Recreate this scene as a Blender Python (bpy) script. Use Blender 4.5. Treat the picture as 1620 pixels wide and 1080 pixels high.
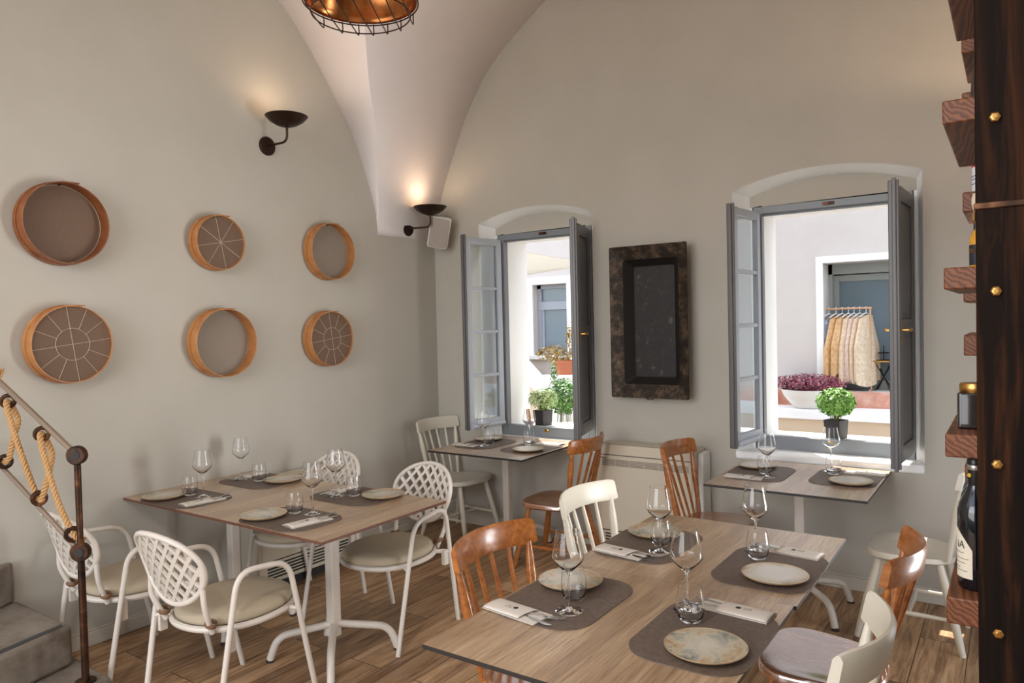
import bpy, bmesh, math, random
from mathutils import Vector, Matrix
random.seed(7)
PI = math.pi
R = math.radians

# ------------------------------------------------------------------ clear
for o in list(bpy.data.objects):
    bpy.data.objects.remove(o)
scene = bpy.context.scene
COL = scene.collection

# ------------------------------------------------------------------ camera
CAM = Vector((4.0627, -4.7522, 1.6644))
F_PX, PITCH, ROLL, YAW = 1149.66, -0.0252, -0.0237, 0.6045
fw = Vector((-math.sin(YAW) * math.cos(PITCH), math.cos(YAW) * math.cos(PITCH), math.sin(PITCH)))
rt = Vector((math.cos(YAW), math.sin(YAW), 0))
up = rt.cross(fw)
rt2 = rt * math.cos(ROLL) + up * math.sin(ROLL)
up2 = -rt * math.sin(ROLL) + up * math.cos(ROLL)
cam_data = bpy.data.cameras.new('camera')
cam = bpy.data.objects.new('camera', cam_data)
COL.objects.link(cam)
M = Matrix.Identity(4)
for i in range(3):
    M[i][0] = rt2[i]; M[i][1] = up2[i]; M[i][2] = -fw[i]; M[i][3] = CAM[i]
cam.matrix_world = M
cam_data.sensor_fit = 'HORIZONTAL'
cam_data.sensor_width = 36.0
cam_data.lens = F_PX / 1620 * 36.0
cam_data.clip_start = 0.05
cam_data.clip_end = 100
scene.camera = cam

# ------------------------------------------------------------------ view
scene.view_settings.view_transform = 'Standard'
scene.view_settings.look = 'None'
scene.view_settings.exposure = 0.0
scene.view_settings.gamma = 1.0
scene.view_settings.use_curve_mapping = False

# ------------------------------------------------------------------ world / sun / big lights
world = bpy.data.worlds.new('sky')
scene.world = world
world.use_nodes = True
wn = world.node_tree.nodes; wl = world.node_tree.links
bg = wn['Background']
sky = wn.new('ShaderNodeTexSky')
sky.sky_type = 'NISHITA'
sky.sun_disc = False
sky.sun_elevation = R(60)
sky.sun_rotation = R(-38)
sky.air_density = 0.9
sky.dust_density = 1.5
hsv = wn.new('ShaderNodeHueSaturation')
hsv.inputs['Saturation'].default_value = 0.45
wl.new(sky.outputs[0], hsv.inputs['Color'])
wl.new(hsv.outputs[0], bg.inputs[0])
bg.inputs[1].default_value = 0.84

def light(name, kind, loc, energy, color=(1, 1, 1), direction=None, **kw):
    ld = bpy.data.lights.new(name, kind)
    ld.energy = energy
    ld.color = color
    for k, v in kw.items():
        setattr(ld, k, v)
    o = bpy.data.objects.new(name, ld)
    COL.objects.link(o)
    o.location = loc
    if direction is not None:
        o.rotation_euler = Vector(direction).to_track_quat('-Z', 'Y').to_euler()
    return o

SUN_DIR = (0.36, -0.44, -1.0)
light('sun', 'SUN', (0, 6, 8), 9.0, (1.0, 0.95, 0.86), SUN_DIR, angle=R(0.5))
# sky light entering through the two windows (portals guide the sampling of the sky)
for nm, cx_ in (('window_portal', 0.995), ('window_portal', 3.11)):
    p = light(nm, 'AREA', (cx_, 0.52, 1.6), 1.0, direction=(0, -1, 0), shape='RECTANGLE', size=0.85, size_y=1.55)
    p.data.cycles.is_portal = True
# added fill light outside a made-up opening behind the camera
light('front_fill_light', 'AREA', (1.9, -7.6, 2.1), 128, (1.0, 0.98, 0.98), (-0.05, 1, 0.5), shape='RECTANGLE', size=3.4, size_y=3.2)
# added fill light at an invented right-wall door, out of sight behind the post
light('side_fill_light', 'AREA', (4.98, -1.05, 1.15), 30, (0.97, 0.99, 1.0), (-1, -0.50, 0.20), shape='RECTANGLE', size=0.85, size_y=1.9, spread=R(84))
scene.cycles.max_bounces = 14
scene.cycles.transmission_bounces = 14

# ------------------------------------------------------------------ materials
def srgb(r, g, b):
    f = lambda c: (c / 12.92 if c <= 0.04045 else ((c + 0.055) / 1.055) ** 2.4)
    return (f(r / 255), f(g / 255), f(b / 255), 1)

class Mat:
    def __init__(s, name, color, rough=0.5, metal=0.0, **kw):
        s.m = bpy.data.materials.new(name)
        s.m.use_nodes = True
        s.n = s.m.node_tree.nodes; s.l = s.m.node_tree.links
        s.b = s.n['Principled BSDF']
        s.b.inputs['Base Color'].default_value = color
        s.b.inputs['Roughness'].default_value = rough
        s.b.inputs['Metallic'].default_value = metal
        for k, v in kw.items():
            s.b.inputs[k].default_value = v
    def coords(s, scale=(1, 1, 1), rot=(0, 0, 0), loc=(0, 0, 0), kind='Object'):
        tc = s.n.new('ShaderNodeTexCoord'); mp = s.n.new('ShaderNodeMapping')
        mp.inputs['Scale'].default_value = scale
        mp.inputs['Rotation'].default_value = rot
        mp.inputs['Location'].default_value = loc
        s.l.new(tc.outputs[kind], mp.inputs['Vector'])
        return mp.outputs[0]
    def noise(s, vec, scale=5, detail=4, rough=0.6, dist=0.0):
        t = s.n.new('ShaderNodeTexNoise')
        t.inputs['Scale'].default_value = scale; t.inputs['Detail'].default_value = detail
        t.inputs['Roughness'].default_value = rough; t.inputs['Distortion'].default_value = dist
        if vec is not None: s.l.new(vec, t.inputs['Vector'])
        return t.outputs['Fac']
    def ramp(s, fac, stops):
        r = s.n.new('ShaderNodeValToRGB')
        cr = r.color_ramp
        while len(cr.elements) < len(stops): cr.elements.new(0.5)
        for e, (p, c) in zip(cr.elements, stops):
            e.position = p; e.color = c
        s.l.new(fac, r.inputs[0])
        return r.outputs[0]
    def mix(s, fac, a, b, mode='MIX'):
        x = s.n.new('ShaderNodeMix'); x.data_type = 'RGBA'; x.blend_type = mode
        for sock, v in ((x.inputs[0], fac), (x.inputs[6], a), (x.inputs[7], b)):
            if hasattr(v, 'links'): s.l.new(v, sock)
            else: sock.default_value = v
        return x.outputs[2]
    def base(s, out): s.l.new(out, s.b.inputs['Base Color'])
    def bump(s, h, strength=0.2, dist=0.01):
        b = s.n.new('ShaderNodeBump')
        b.inputs['Strength'].default_value = strength; b.inputs['Distance'].default_value = dist
        s.l.new(h, b.inputs['Height']); s.l.new(b.outputs[0], s.b.inputs['Normal'])

def plaster(name, c1, c2, rough=0.85, bump=0.12):
    m = Mat(name, c1, rough)
    v = m.coords()
    m.base(m.ramp(m.noise(v, 2.2, 5), [(0.3, c1), (0.7, c2)]))
    m.bump(m.noise(v, 55, 5, 0.65), bump, 0.004)
    return m.m

MT = {}
MT['wall'] = plaster('wall_plaster', srgb(180, 174, 161), srgb(186, 180, 168))
MT['ceiling'] = plaster('ceiling_plaster', srgb(244, 236, 234), srgb(248, 241, 239))
MT['white_plaster'] = plaster('white_plaster', srgb(246, 246, 243), srgb(250, 250, 248))
MT['facade'] = plaster('facade_render', srgb(206, 198, 192), srgb(213, 206, 200))
MT['facade_cream'] = plaster('facade_cream', srgb(222, 198, 168), srgb(228, 206, 180))
MT['base_white'] = Mat('skirting_paint', srgb(196, 188, 174), 0.55).m

def wood_mat(name, dark, mid, light_, rough, grain=(30, 1.4, 30), scale=3.0, coat=0.0, bump=0.05, kind='Object'):
    m = Mat(name, mid, rough)
    v = m.coords(scale=grain, kind=kind)
    n1 = m.noise(v, scale, 8, 0.65, 0.6)
    m.base(m.ramp(n1, [(0.25, dark), (0.5, mid), (0.75, light_)]))
    if coat:
        m.b.inputs['Coat Weight'].default_value = coat
        m.b.inputs['Coat Roughness'].default_value = 0.12
    m.bump(n1, bump, 0.003)
    return m.m

MT['brown_wood'] = wood_mat('varnished_brown_wood', srgb(118, 62, 24), srgb(162, 96, 42), srgb(190, 122, 62), 0.30, grain=(3, 14, 14), scale=2.5, coat=0.45, bump=0.02)
MT['seat_wood'] = wood_mat('glossy_varnished_seat_wood', srgb(122, 66, 32), srgb(158, 98, 52), srgb(186, 130, 82), 0.25, grain=(2, 16, 14), scale=2.5, coat=1.0, bump=0.03)
MT['seat_wood'].node_tree.nodes['Principled BSDF'].inputs['Coat IOR'].default_value = 3.0
MT['white_paint'] = Mat('cream_chair_paint', srgb(214, 206, 188), 0.35).m
m = Mat('stained_beam_wood', srgb(100, 56, 28), 0.5)
v = m.coords(scale=(1.0, 0.12, 1.0))
wv = m.n.new('ShaderNodeTexWave'); wv.wave_type = 'BANDS'; wv.bands_direction = 'DIAGONAL'; wv.inputs['Scale'].default_value = 36; wv.inputs['Distortion'].default_value = 12; wv.inputs['Detail'].default_value = 3; wv.inputs['Detail Scale'].default_value = 0.6
m.l.new(v, wv.inputs['Vector'])
m.base(m.ramp(wv.outputs['Fac'], [(0.1, srgb(88, 46, 23)), (0.5, srgb(108, 60, 30)), (0.9, srgb(128, 75, 40))]))
m.bump(wv.outputs['Fac'], 0.12, 0.002)
MT['shelf_wood'] = m.m
MT['post_wood'] = wood_mat('dark_stained_post_wood', srgb(8, 5, 4), srgb(22, 13, 8), srgb(70, 40, 20), 0.65, grain=(14, 14, 0.9), scale=2.2, bump=0.1)
MT['post_wood'].node_tree.nodes['Principled BSDF'].inputs['Specular IOR Level'].default_value = 0.08
MT['sieve_wood'] = wood_mat('bent_beech_hoop', srgb(150, 92, 48), srgb(178, 120, 68), srgb(196, 142, 88), 0.5, grain=(8, 8, 8), scale=1.5)
MT['sieve_wood_dark'] = wood_mat('aged_bent_hoop', srgb(104, 56, 28), srgb(134, 78, 42), srgb(158, 100, 58), 0.5, grain=(8, 8, 8), scale=1.5)

def tabletop_mat():
    m = Mat('wood_grain_laminate', srgb(150, 128, 104), 0.34)
    m.b.inputs['Coat Weight'].default_value = 1.0; m.b.inputs['Coat Roughness'].default_value = 0.33; m.b.inputs['Coat IOR'].default_value = 1.8
    v = m.coords(scale=(26, 1.1, 1))
    n1 = m.noise(v, 2.4, 9, 0.7, 0.5)
    v2 = m.coords(scale=(5, 0.5, 1))
    n2 = m.noise(v2, 2.0, 4)
    c = m.ramp(n1, [(0.25, srgb(160, 134, 106)), (0.5, srgb(204, 180, 150)), (0.8, srgb(232, 214, 188))])
    d = m.ramp(n2, [(0.35, srgb(206, 190, 172)), (0.65, srgb(255, 250, 242))])
    v4 = m.coords(scale=(110, 3.5, 1))
    e = m.ramp(m.noise(v4, 2.2, 6, 0.75, 0.3), [(0.36, srgb(186, 170, 152)), (0.5, srgb(255, 252, 246))])
    m.base(m.mix(1.0, m.mix(1.0, c, d, 'MULTIPLY'), e, 'MULTIPLY'))
    v3 = m.coords(scale=(160, 14, 1))
    m.bump(m.noise(v3, 2.0, 4, 0.7), 0.35, 0.0015)
    return m.m
MT['tabletop'] = tabletop_mat()
MT['table_edge'] = Mat('black_laminate_core', srgb(38, 34, 32), 0.45).m
MT['table_edge_brown'] = Mat('brown_laminate_edge', srgb(104, 66, 50), 0.5).m
MT['white_metal'] = Mat('off_white_powder_coat', srgb(210, 201, 189), 0.42).m

def floor_mat():
    m = Mat('wood_plank_tiles', srgb(120, 90, 66), 0.42)
    v = m.coords(rot=(0, 0, PI / 2), loc=(0.616, 1.68, 0))
    br = m.n.new('ShaderNodeTexBrick')
    br.offset = 0.5; br.squash = 1.0
    br.inputs['Scale'].default_value = 1.0
    br.inputs['Brick Width'].default_value = 1.15
    br.inputs['Row Height'].default_value = 0.2135
    br.inputs['Mortar Size'].default_value = 0.0022
    br.inputs['Mortar Smooth'].default_value = 0.1
    br.inputs['Color1'].default_value = (0, 0, 0, 1)
    br.inputs['Color2'].default_value = (1, 1, 1, 1)
    br.inputs['Mortar'].default_value = (0.5, 0.5, 0.5, 1)
    m.l.new(v, br.inputs['Vector'])
    # grain, shifted per plank
    tc = m.coords(scale=(16, 1.3, 1))
    add = m.n.new('ShaderNodeVectorMath'); add.operation = 'ADD'
    sc = m.n.new('ShaderNodeVectorMath'); sc.operation = 'SCALE'
    sc.inputs['Scale'].default_value = 7.0
    m.l.new(br.outputs['Color'], sc.inputs[0]); m.l.new(tc, add.inputs[0]); m.l.new(sc.outputs[0], add.inputs[1])
    g = m.noise(add.outputs[0], 1.6, 9, 0.68, 0.8)
    c = m.ramp(g, [(0.22, srgb(92, 64, 44)), (0.40, srgb(158, 122, 88)), (0.55, srgb(208, 170, 130)), (0.75, srgb(236, 206, 170))])
    tone = m.ramp(br.outputs['Color'], [(0, srgb(176, 168, 160)), (1, srgb(255, 252, 246))])
    c = m.mix(1.0, c, tone, 'MULTIPLY')
    c = m.mix(br.outputs['Fac'], c, srgb(52, 38, 28))
    m.base(c)
    inv = m.n.new('ShaderNodeMath'); inv.operation = 'MULTIPLY_ADD'
    inv.inputs[1].default_value = -1.2; m.l.new(br.outputs['Fac'], inv.inputs[0]); m.l.new(g, inv.inputs[2])
    m.bump(inv.outputs[0], 0.3, 0.003)
    return m.m
MT['floor'] = floor_mat()

m = Mat('brown_leatherette_mat', srgb(92, 78, 70), 0.55)
v = m.coords(); m.base(m.ramp(m.noise(v, 60, 4), [(0.3, srgb(92, 78, 68)), (0.7, srgb(112, 97, 85))])); m.bump(m.noise(v, 400, 3), 0.3, 0.0006)
MT['mat'] = m.m

m = Mat('reactive_glaze_plate', srgb(205, 195, 175), 0.22)
v = m.coords(); n = m.noise(v, 11, 7, 0.72, 0.6)
c = m.ramp(n, [(0.36, srgb(98, 108, 104)), (0.45, srgb(146, 148, 134)), (0.52, srgb(192, 180, 156)), (0.60, srgb(178, 150, 112)), (0.70, srgb(140, 106, 68))])
tcn = m.n.new('ShaderNodeTexCoord'); ln = m.n.new('ShaderNodeVectorMath'); ln.operation = 'LENGTH'
m.l.new(tcn.outputs['Object'], ln.inputs[0])
mr = m.n.new('ShaderNodeMapRange'); mr.inputs[1].default_value = 0.01; mr.inputs[2].default_value = 0.095
m.l.new(ln.outputs['Value'], mr.inputs[0])
m.base(m.mix(mr.outputs[0], srgb(206, 198, 182), c))
MT['plate'] = m.m
m = Mat('sand_glaze_plate', srgb(205, 195, 175), 0.22)
v = m.coords(); n = m.noise(v, 7, 5, 0.6, 0.3)
c = m.ramp(n, [(0.35, srgb(212, 206, 194)), (0.52, srgb(196, 180, 150)), (0.68, srgb(146, 118, 72))])
tcn = m.n.new('ShaderNodeTexCoord'); ln = m.n.new('ShaderNodeVectorMath'); ln.operation = 'LENGTH'
m.l.new(tcn.outputs['Object'], ln.inputs[0])
mr = m.n.new('ShaderNodeMapRange'); mr.inputs[1].default_value = 0.06; mr.inputs[2].default_value = 0.11
m.l.new(ln.outputs['Value'], mr.inputs[0])
m.base(m.mix(mr.outputs[0], srgb(216, 212, 202), c))
MT['plate_pale'] = m.m
MT['plate_rim'] = Mat('unglazed_plate_edge', srgb(176, 146, 112), 0.5).m

def glass_mat(name, color=(1, 1, 1, 1), rough=0.0, ior=1.34):
    m = bpy.data.materials.new(name); m.use_nodes = True
    n = m.node_tree.nodes; l = m.node_tree.links
    n.remove(n['Principled BSDF'])
    g = n.new('ShaderNodeBsdfGlass'); g.inputs['Color'].default_value = color
    g.inputs['Roughness'].default_value = rough; g.inputs['IOR'].default_value = ior
    l.new(g.outputs[0], n['Material Output'].inputs[0])
    return m
MT['glass'] = glass_mat('clear_glass')
MT['pane'] = glass_mat('window_pane_glass', (0.96, 0.99, 1, 1), ior=1.5)
MT['napkin'] = Mat('paper_napkin', srgb(212, 204, 192), 0.8).m
MT['ink'] = Mat('black_ink', srgb(58, 54, 52), 0.7).m
MT['steel'] = Mat('polished_steel', srgb(205, 205, 205), 0.18, 1.0).m
MT['frame_grey'] = Mat('grey_window_paint', srgb(128, 132, 136), 0.38).m
MT['frame_light'] = Mat('light_grey_window_paint', srgb(178, 184, 192), 0.38).m
MT['shutter_grey'] = Mat('dark_grey_shutter_paint', srgb(98, 95, 94), 0.35).m
MT['brass'] = Mat('brass', srgb(186, 140, 78), 0.28, 1.0).m
m = Mat('dark_bronze', srgb(62, 46, 38), 0.4, 0.85)
MT['bronze'] = m.m
m = Mat('aged_copper', srgb(176, 104, 58), 0.24, 1.0)
v = m.coords(); m.base(m.ramp(m.noise(v, 6, 5), [(0.3, srgb(120, 64, 34)), (0.7, srgb(206, 134, 78))]))
MT['copper'] = m.m
MT['cushion'] = Mat('beige_cushion_fabric', srgb(176, 162, 138), 0.9).m
MT['strap'] = Mat('brown_leather_strap', srgb(120, 88, 62), 0.7).m
m = Mat('grey_cement', srgb(130, 122, 112), 0.7)
v = m.coords(); m.base(m.ramp(m.noise(v, 5, 7, 0.65), [(0.3, srgb(96, 84, 72)), (0.5, srgb(128, 118, 106)), (0.7, srgb(146, 137, 126))])); m.bump(m.noise(v, 30, 5), 0.3, 0.004)
MT['cement'] = m.m
MT['grip'] = Mat('black_grip_strip', srgb(62, 62, 62), 0.8).m
m = Mat('rusted_iron', srgb(60, 40, 28), 0.45, 0.7)
v = m.coords(); m.base(m.ramp(m.noise(v, 14, 6), [(0.35, srgb(34, 24, 19)), (0.55, srgb(78, 50, 33)), (0.72, srgb(136, 94, 62))])); m.bump(m.noise(v, 40, 4), 0.25, 0.002)
MT['rust'] = m.m
MT['iron_bar'] = Mat('worn_iron_rail', srgb(170, 152, 136), 0.36, 0.7).m
MT['rope'] = Mat('jute_rope', srgb(190, 148, 98), 0.9).m
m = Mat('blackened_trough_metal', srgb(46, 42, 38), 0.55, 0.4)
v = m.coords(); n = m.noise(v, 16, 8, 0.7)
m.base(m.ramp(n, [(0.3, srgb(26, 22, 19)), (0.48, srgb(52, 43, 35)), (0.62, srgb(98, 80, 62)), (0.8, srgb(138, 118, 98))])); m.bump(n, 0.35, 0.004)
MT['trough_rim'] = m.m
m = Mat('tarnished_trough_bottom', srgb(46, 42, 38), 0.6, 0.1)
v = m.coords(); n = m.noise(v, 13, 9, 0.75)
m.base(m.ramp(n, [(0.3, srgb(18, 16, 15)), (0.58, srgb(38, 33, 30)), (0.72, srgb(110, 102, 96))])); m.bump(n, 0.3, 0.003)
MT['trough_bottom'] = m.m
MT['trough_dark'] = Mat('black_trough_wall', srgb(30, 26, 23), 0.6, 0.2).m
MT['ac'] = Mat('cream_plastic', srgb(204, 193, 172), 0.45).m
MT['ac_white'] = Mat('white_plastic', srgb(222, 220, 212), 0.5).m
MT['slot'] = Mat('dark_slot', srgb(40, 38, 36), 0.7).m
MT['grille'] = Mat('grey_brown_grille', srgb(150, 138, 122), 0.6).m
MT['speaker_cloth'] = Mat('speaker_grille_cloth', srgb(168, 156, 146), 0.9).m
m = Mat('gauze_mesh', srgb(126, 104, 88), 0.8)
MT['gauze'] = m.m
def gauze(name, alpha, col):
    m = Mat(name, col, 0.8)
    v = m.coords(kind='Object')
    w = m.n.new('ShaderNodeTexWave'); w.wave_type = 'BANDS'; w.bands_direction = 'Y'; w.inputs['Scale'].default_value = 60
    w2 = m.n.new('ShaderNodeTexWave'); w2.wave_type = 'BANDS'; w2.bands_direction = 'Z'; w2.inputs['Scale'].default_value = 60
    m.l.new(v, w.inputs[0]); m.l.new(v, w2.inputs[0])
    mx = m.n.new('ShaderNodeMath'); mx.operation = 'MAXIMUM'
    m.l.new(w.outputs['Fac'], mx.inputs[0]); m.l.new(w2.outputs['Fac'], mx.inputs[1])
    mr = m.n.new('ShaderNodeMapRange'); mr.inputs[3].default_value = alpha - 0.25; mr.inputs[4].default_value = min(1, alpha + 0.25)
    m.l.new(mx.outputs[0], mr.inputs[0]); m.l.new(mr.outputs[0], m.b.inputs['Alpha'])
    return m.m
MT['gauze'] = gauze('dark_gauze', 0.7, srgb(118, 92, 74))
MT['gauze_light'] = gauze('light_gauze', 0.45, srgb(150, 134, 118))
MT['wire'] = Mat('pale_wire', srgb(196, 176, 150), 0.5, 0.3).m
MT['black_pot'] = Mat('black_plastic_pot', srgb(46, 42, 42), 0.6).m
MT['soil'] = Mat('potting_soil', srgb(58, 42, 30), 0.95).m
MT['white_bowl'] = Mat('white_ceramic_bowl', srgb(228, 224, 216), 0.5).m
MT['terracotta'] = Mat('terracotta', srgb(206, 126, 92), 0.8).m
m = Mat('red_stone_plinth', srgb(186, 126, 104), 0.85)
v = m.coords(); m.base(m.ramp(m.noise(v, 4, 6), [(0.3, srgb(170, 96, 76)), (0.5, srgb(206, 150, 128)), (0.7, srgb(226, 190, 172))]))
MT['red_stone'] = m.m
m = Mat('stone_paving', srgb(206, 186, 164), 0.85)
v = m.coords(); m.base(m.ramp(m.noise(v, 2, 5), [(0.3, srgb(176, 154, 132)), (0.7, srgb(196, 176, 154))]))
MT['paving'] = m.m
def leafmat(name, a, b, c):
    m = Mat(name, b, 0.5)
    v = m.coords(); m.base(m.ramp(m.noise(v, 30, 3), [(0.3, a), (0.5, b), (0.7, c)]))
    m.b.inputs['Subsurface Weight'].default_value = 0.0
    return m.m
MT['leaf_green'] = leafmat('fresh_green_leaf', srgb(70, 120, 40), srgb(122, 172, 74), srgb(168, 206, 116))
MT['leaf_herb'] = leafmat('grey_green_herb', srgb(110, 142, 80), srgb(164, 188, 124), srgb(210, 222, 176))
MT['leaf_bush'] = leafmat('bush_leaf', srgb(52, 96, 42), srgb(98, 146, 72), srgb(150, 186, 110))
MT['leaf_red'] = leafmat('burgundy_leaf', srgb(92, 28, 40), srgb(150, 62, 80), srgb(206, 158, 172))
MT['leaf_gold'] = leafmat('ochre_leaf', srgb(130, 104, 44), srgb(176, 146, 70), srgb(206, 180, 110))
MT['stem'] = Mat('plant_stem', srgb(110, 116, 64), 0.7).m
MT['ochre_cloth'] = leafmat('ochre_knit', srgb(196, 150, 96), srgb(212, 170, 118), srgb(224, 188, 140))
MT['sand_cloth'] = leafmat('sand_linen', srgb(206, 180, 148), srgb(220, 196, 166), srgb(232, 212, 186))
MT['pink_cloth'] = leafmat('blush_linen', srgb(206, 176, 160), srgb(220, 194, 178), srgb(230, 208, 194))
m = Mat('blue_floral_cloth', srgb(190, 200, 222), 0.9)
v = m.coords(); m.base(m.ramp(m.noise(v, 16, 3), [(0.4, srgb(206, 214, 232)), (0.55, srgb(140, 160, 200)), (0.65, srgb(220, 196, 170))]))
MT['blue_cloth'] = m.m
MT['hanger'] = Mat('white_hanger', srgb(240, 238, 236), 0.5).m
MT['rail_wood'] = Mat('copper_garment_rail', srgb(206, 160, 124), 0.4).m
MT['door_grey'] = Mat('grey_green_door_paint', srgb(150, 154, 150), 0.5).m
MT['dark_glass'] = Mat('shop_glass', srgb(120, 134, 142), 0.08).m
MT['win_frame_ext'] = Mat('grey_exterior_frame', srgb(158, 162, 170), 0.5).m
m = Mat('shade_sail', srgb(242, 240, 230), 0.9)
tr = m.n.new('ShaderNodeBsdfTranslucent'); tr.inputs[0].default_value = srgb(244, 242, 232)
mx = m.n.new('ShaderNodeMixShader'); mx.inputs[0].default_value = 0.6
m.l.new(m.b.outputs[0], mx.inputs[1]); m.l.new(tr.outputs[0], mx.inputs[2]); m.l.new(mx.outputs[0], m.n['Material Output'].inputs[0])
MT['sail'] = m.m
MT['gold_lid'] = Mat('gold_lid', srgb(196, 150, 84), 0.3, 1.0).m
MT['dark_sauce'] = Mat('dark_jar_contents', srgb(26, 18, 18), 0.08, **{'Coat Weight': 0.6}).m
MT['wine_glass_dark'] = Mat('dark_bottle_glass', srgb(12, 14, 20), 0.06, **{'Coat Weight': 0.5}).m
MT['label'] = Mat('cream_paper_label', srgb(216, 206, 186), 0.7).m
MT['label_black'] = Mat('black_paper_label', srgb(26, 30, 40), 0.5).m
MT['screwcap'] = Mat('silver_screwcap', srgb(186, 184, 180), 0.3, 0.9).m
MT['yellow'] = Mat('yellow_seal', srgb(226, 190, 40), 0.5).m
MT['oil'] = Mat('golden_oil', srgb(196, 138, 26), 0.08, **{'Coat Weight': 0.5}).m
MT['cork'] = Mat('pale_cork', srgb(206, 190, 168), 0.7).m
MT['red_lid'] = Mat('red_plastic_lid', srgb(206, 52, 34), 0.45).m
MT['salt_white'] = Mat('white_salt_tin', srgb(226, 226, 226), 0.5).m
MT['blue_ink'] = Mat('blue_ink', srgb(50, 70, 130), 0.6).m
MT['barrel'] = Mat('dark_clay_pot', srgb(66, 46, 38), 0.6).m
MT['foil'] = Mat('black_foil', srgb(20, 20, 22), 0.3).m
m = bpy.data.materials.new('warm_bulb'); m.use_nodes = True
b_ = m.node_tree.nodes['Principled BSDF']
b_.inputs['Emission Color'].default_value = (1, 0.62, 0.32, 1); b_.inputs['Emission Strength'].default_value = 18
MT['bulb'] = m

# ------------------------------------------------------------------ mesh building
class MB:
    def __init__(s):
        s.v = []; s.f = []; s.m = []; s.X = Matrix.Identity(4)
    def add(s, vs, fs, mi=0):
        o = len(s.v)
        s.v += [tuple(s.X @ Vector(p)) for p in vs]
        s.f += [tuple(i + o for i in f) for f in fs]
        s.m += [mi] * len(fs)
        return s
    def box(s, x0, x1, y0, y1, z0, z1, mi=0, top=None):
        vs = [(x0, y0, z0), (x1, y0, z0), (x1, y1, z0), (x0, y1, z0), (x0, y0, z1), (x1, y0, z1), (x1, y1, z1), (x0, y1, z1)]
        s.add(vs, [(0, 3, 2, 1), (0, 1, 5, 4), (1, 2, 6, 5), (2, 3, 7, 6), (3, 0, 4, 7)], mi)
        s.add([vs[i] for i in (4, 5, 6, 7)], [(0, 1, 2, 3)], mi if top is None else top)
        return s
    def tube(s, pts, r, seg=10, closed=False, mi=0, sy=1.0, upv=None):
        pts = [Vector(p) for p in pts]; n = len(pts)
        rs = r if isinstance(r, (list, tuple)) else [r] * n
        vs = []; fs = []
        prev = None
        for i, p in enumerate(pts):
            a = pts[(i - 1) % n] if (closed or i > 0) else p
            b = pts[(i + 1) % n] if (closed or i < n - 1) else p
            t = (b - a).normalized()
            if prev is None:
                ref = Vector(upv) if upv else (Vector((0, 0, 1)) if abs(t.z) < 0.9 else Vector((1, 0, 0)))
                u = (ref - t * ref.dot(t)).normalized()
            else:
                u = (prev - t * prev.dot(t)).normalized()
            prev = u
            w = t.cross(u)
            for k in range(seg):
                an = 2 * PI * k / seg
                vs.append(p + (u * math.cos(an) + w * math.sin(an) * sy) * rs[i])
        m = n if closed else n - 1
        for i in range(m):
            j = (i + 1) % n
            for k in range(seg):
                k2 = (k + 1) % seg
                fs.append((i * seg + k, i * seg + k2, j * seg + k2, j * seg + k))
        if not closed:
            fs.append(tuple(range(seg - 1, -1, -1)))
            fs.append(tuple((n - 1) * seg + k for k in range(seg)))
        return s.add(vs, fs, mi)
    def lathe(s, prof, seg=32, c=(0, 0, 0), mi=0, closed=False):
        vs = []; fs = []; n = len(prof)
        for (r, z) in prof:
            for k in range(seg):
                a = 2 * PI * k / seg
                vs.append((c[0] + r * math.cos(a), c[1] + r * math.sin(a), c[2] + z))
        mm = n if closed else n - 1
        for i in range(mm):
            j = (i + 1) % n
            for k in range(seg):
                k2 = (k + 1) % seg
                fs.append((i * seg + k, i * seg + k2, j * seg + k2, j * seg + k))
        if not closed:
            if prof[0][0] > 1e-6: fs.append(tuple(range(seg - 1, -1, -1)))
            if prof[-1][0] > 1e-6: fs.append(tuple((n - 1) * seg + k for k in range(seg)))
        return s.add(vs, fs, mi)
    def prism(s, poly, z0, z1, mi=0, top=None):
        n = len(poly)
        vs = [(x, y, z0) for x, y in poly] + [(x, y, z1) for x, y in poly]
        s.add(vs, [tuple(range(n - 1, -1, -1))] + [(i, (i + 1) % n, n + (i + 1) % n, n + i) for i in range(n)], mi)
        return s.add([(x, y, z1) for x, y in poly], [tuple(range(n))], mi if top is None else top)
    def grid(s, fn, nu, nv, mi=0, flip=False):
        vs = [fn(i / nu, j / nv) for i in range(nu + 1) for j in range(nv + 1)]
        fs = []
        for i in range(nu):
            for j in range(nv):
                a = i * (nv + 1) + j
                q = (a, a + nv + 1, a + nv + 2, a + 1)
                fs.append(q[::-1] if flip else q)
        return s.add(vs, fs, mi)
    def build(s, name, mats, parent=None, loc=None, rot=None, smooth=35, bevel=0, bseg=2, weld=True):
        me = bpy.data.meshes.new(name)
        me.from_pydata(s.v, [], s.f)
        if not isinstance(mats, (list, tuple)): mats = [mats]
        for mt in mats: me.materials.append(MT[mt] if isinstance(mt, str) else mt)
        me.polygons.foreach_set('material_index', s.m)
        if weld:
            bm = bmesh.new(); bm.from_mesh(me)
            bmesh.ops.remove_doubles(bm, verts=bm.verts, dist=1e-5)
            bmesh.ops.recalc_face_normals(bm, faces=bm.faces)
            bm.to_mesh(me); bm.free()
        if smooth:
            me.polygons.foreach_set('use_smooth', [True] * len(me.polygons))
            me.set_sharp_from_angle(angle=R(smooth))
        me.update()
        o = bpy.data.objects.new(name, me)
        COL.objects.link(o)
        if parent: o.parent = parent
        if loc is not None: o.location = loc
        if rot is not None: o.rotation_euler = rot
        if bevel:
            b = o.modifiers.new('bevel', 'BEVEL'); b.width = bevel; b.segments = bseg; b.limit_method = 'ANGLE'
        return o

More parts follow.
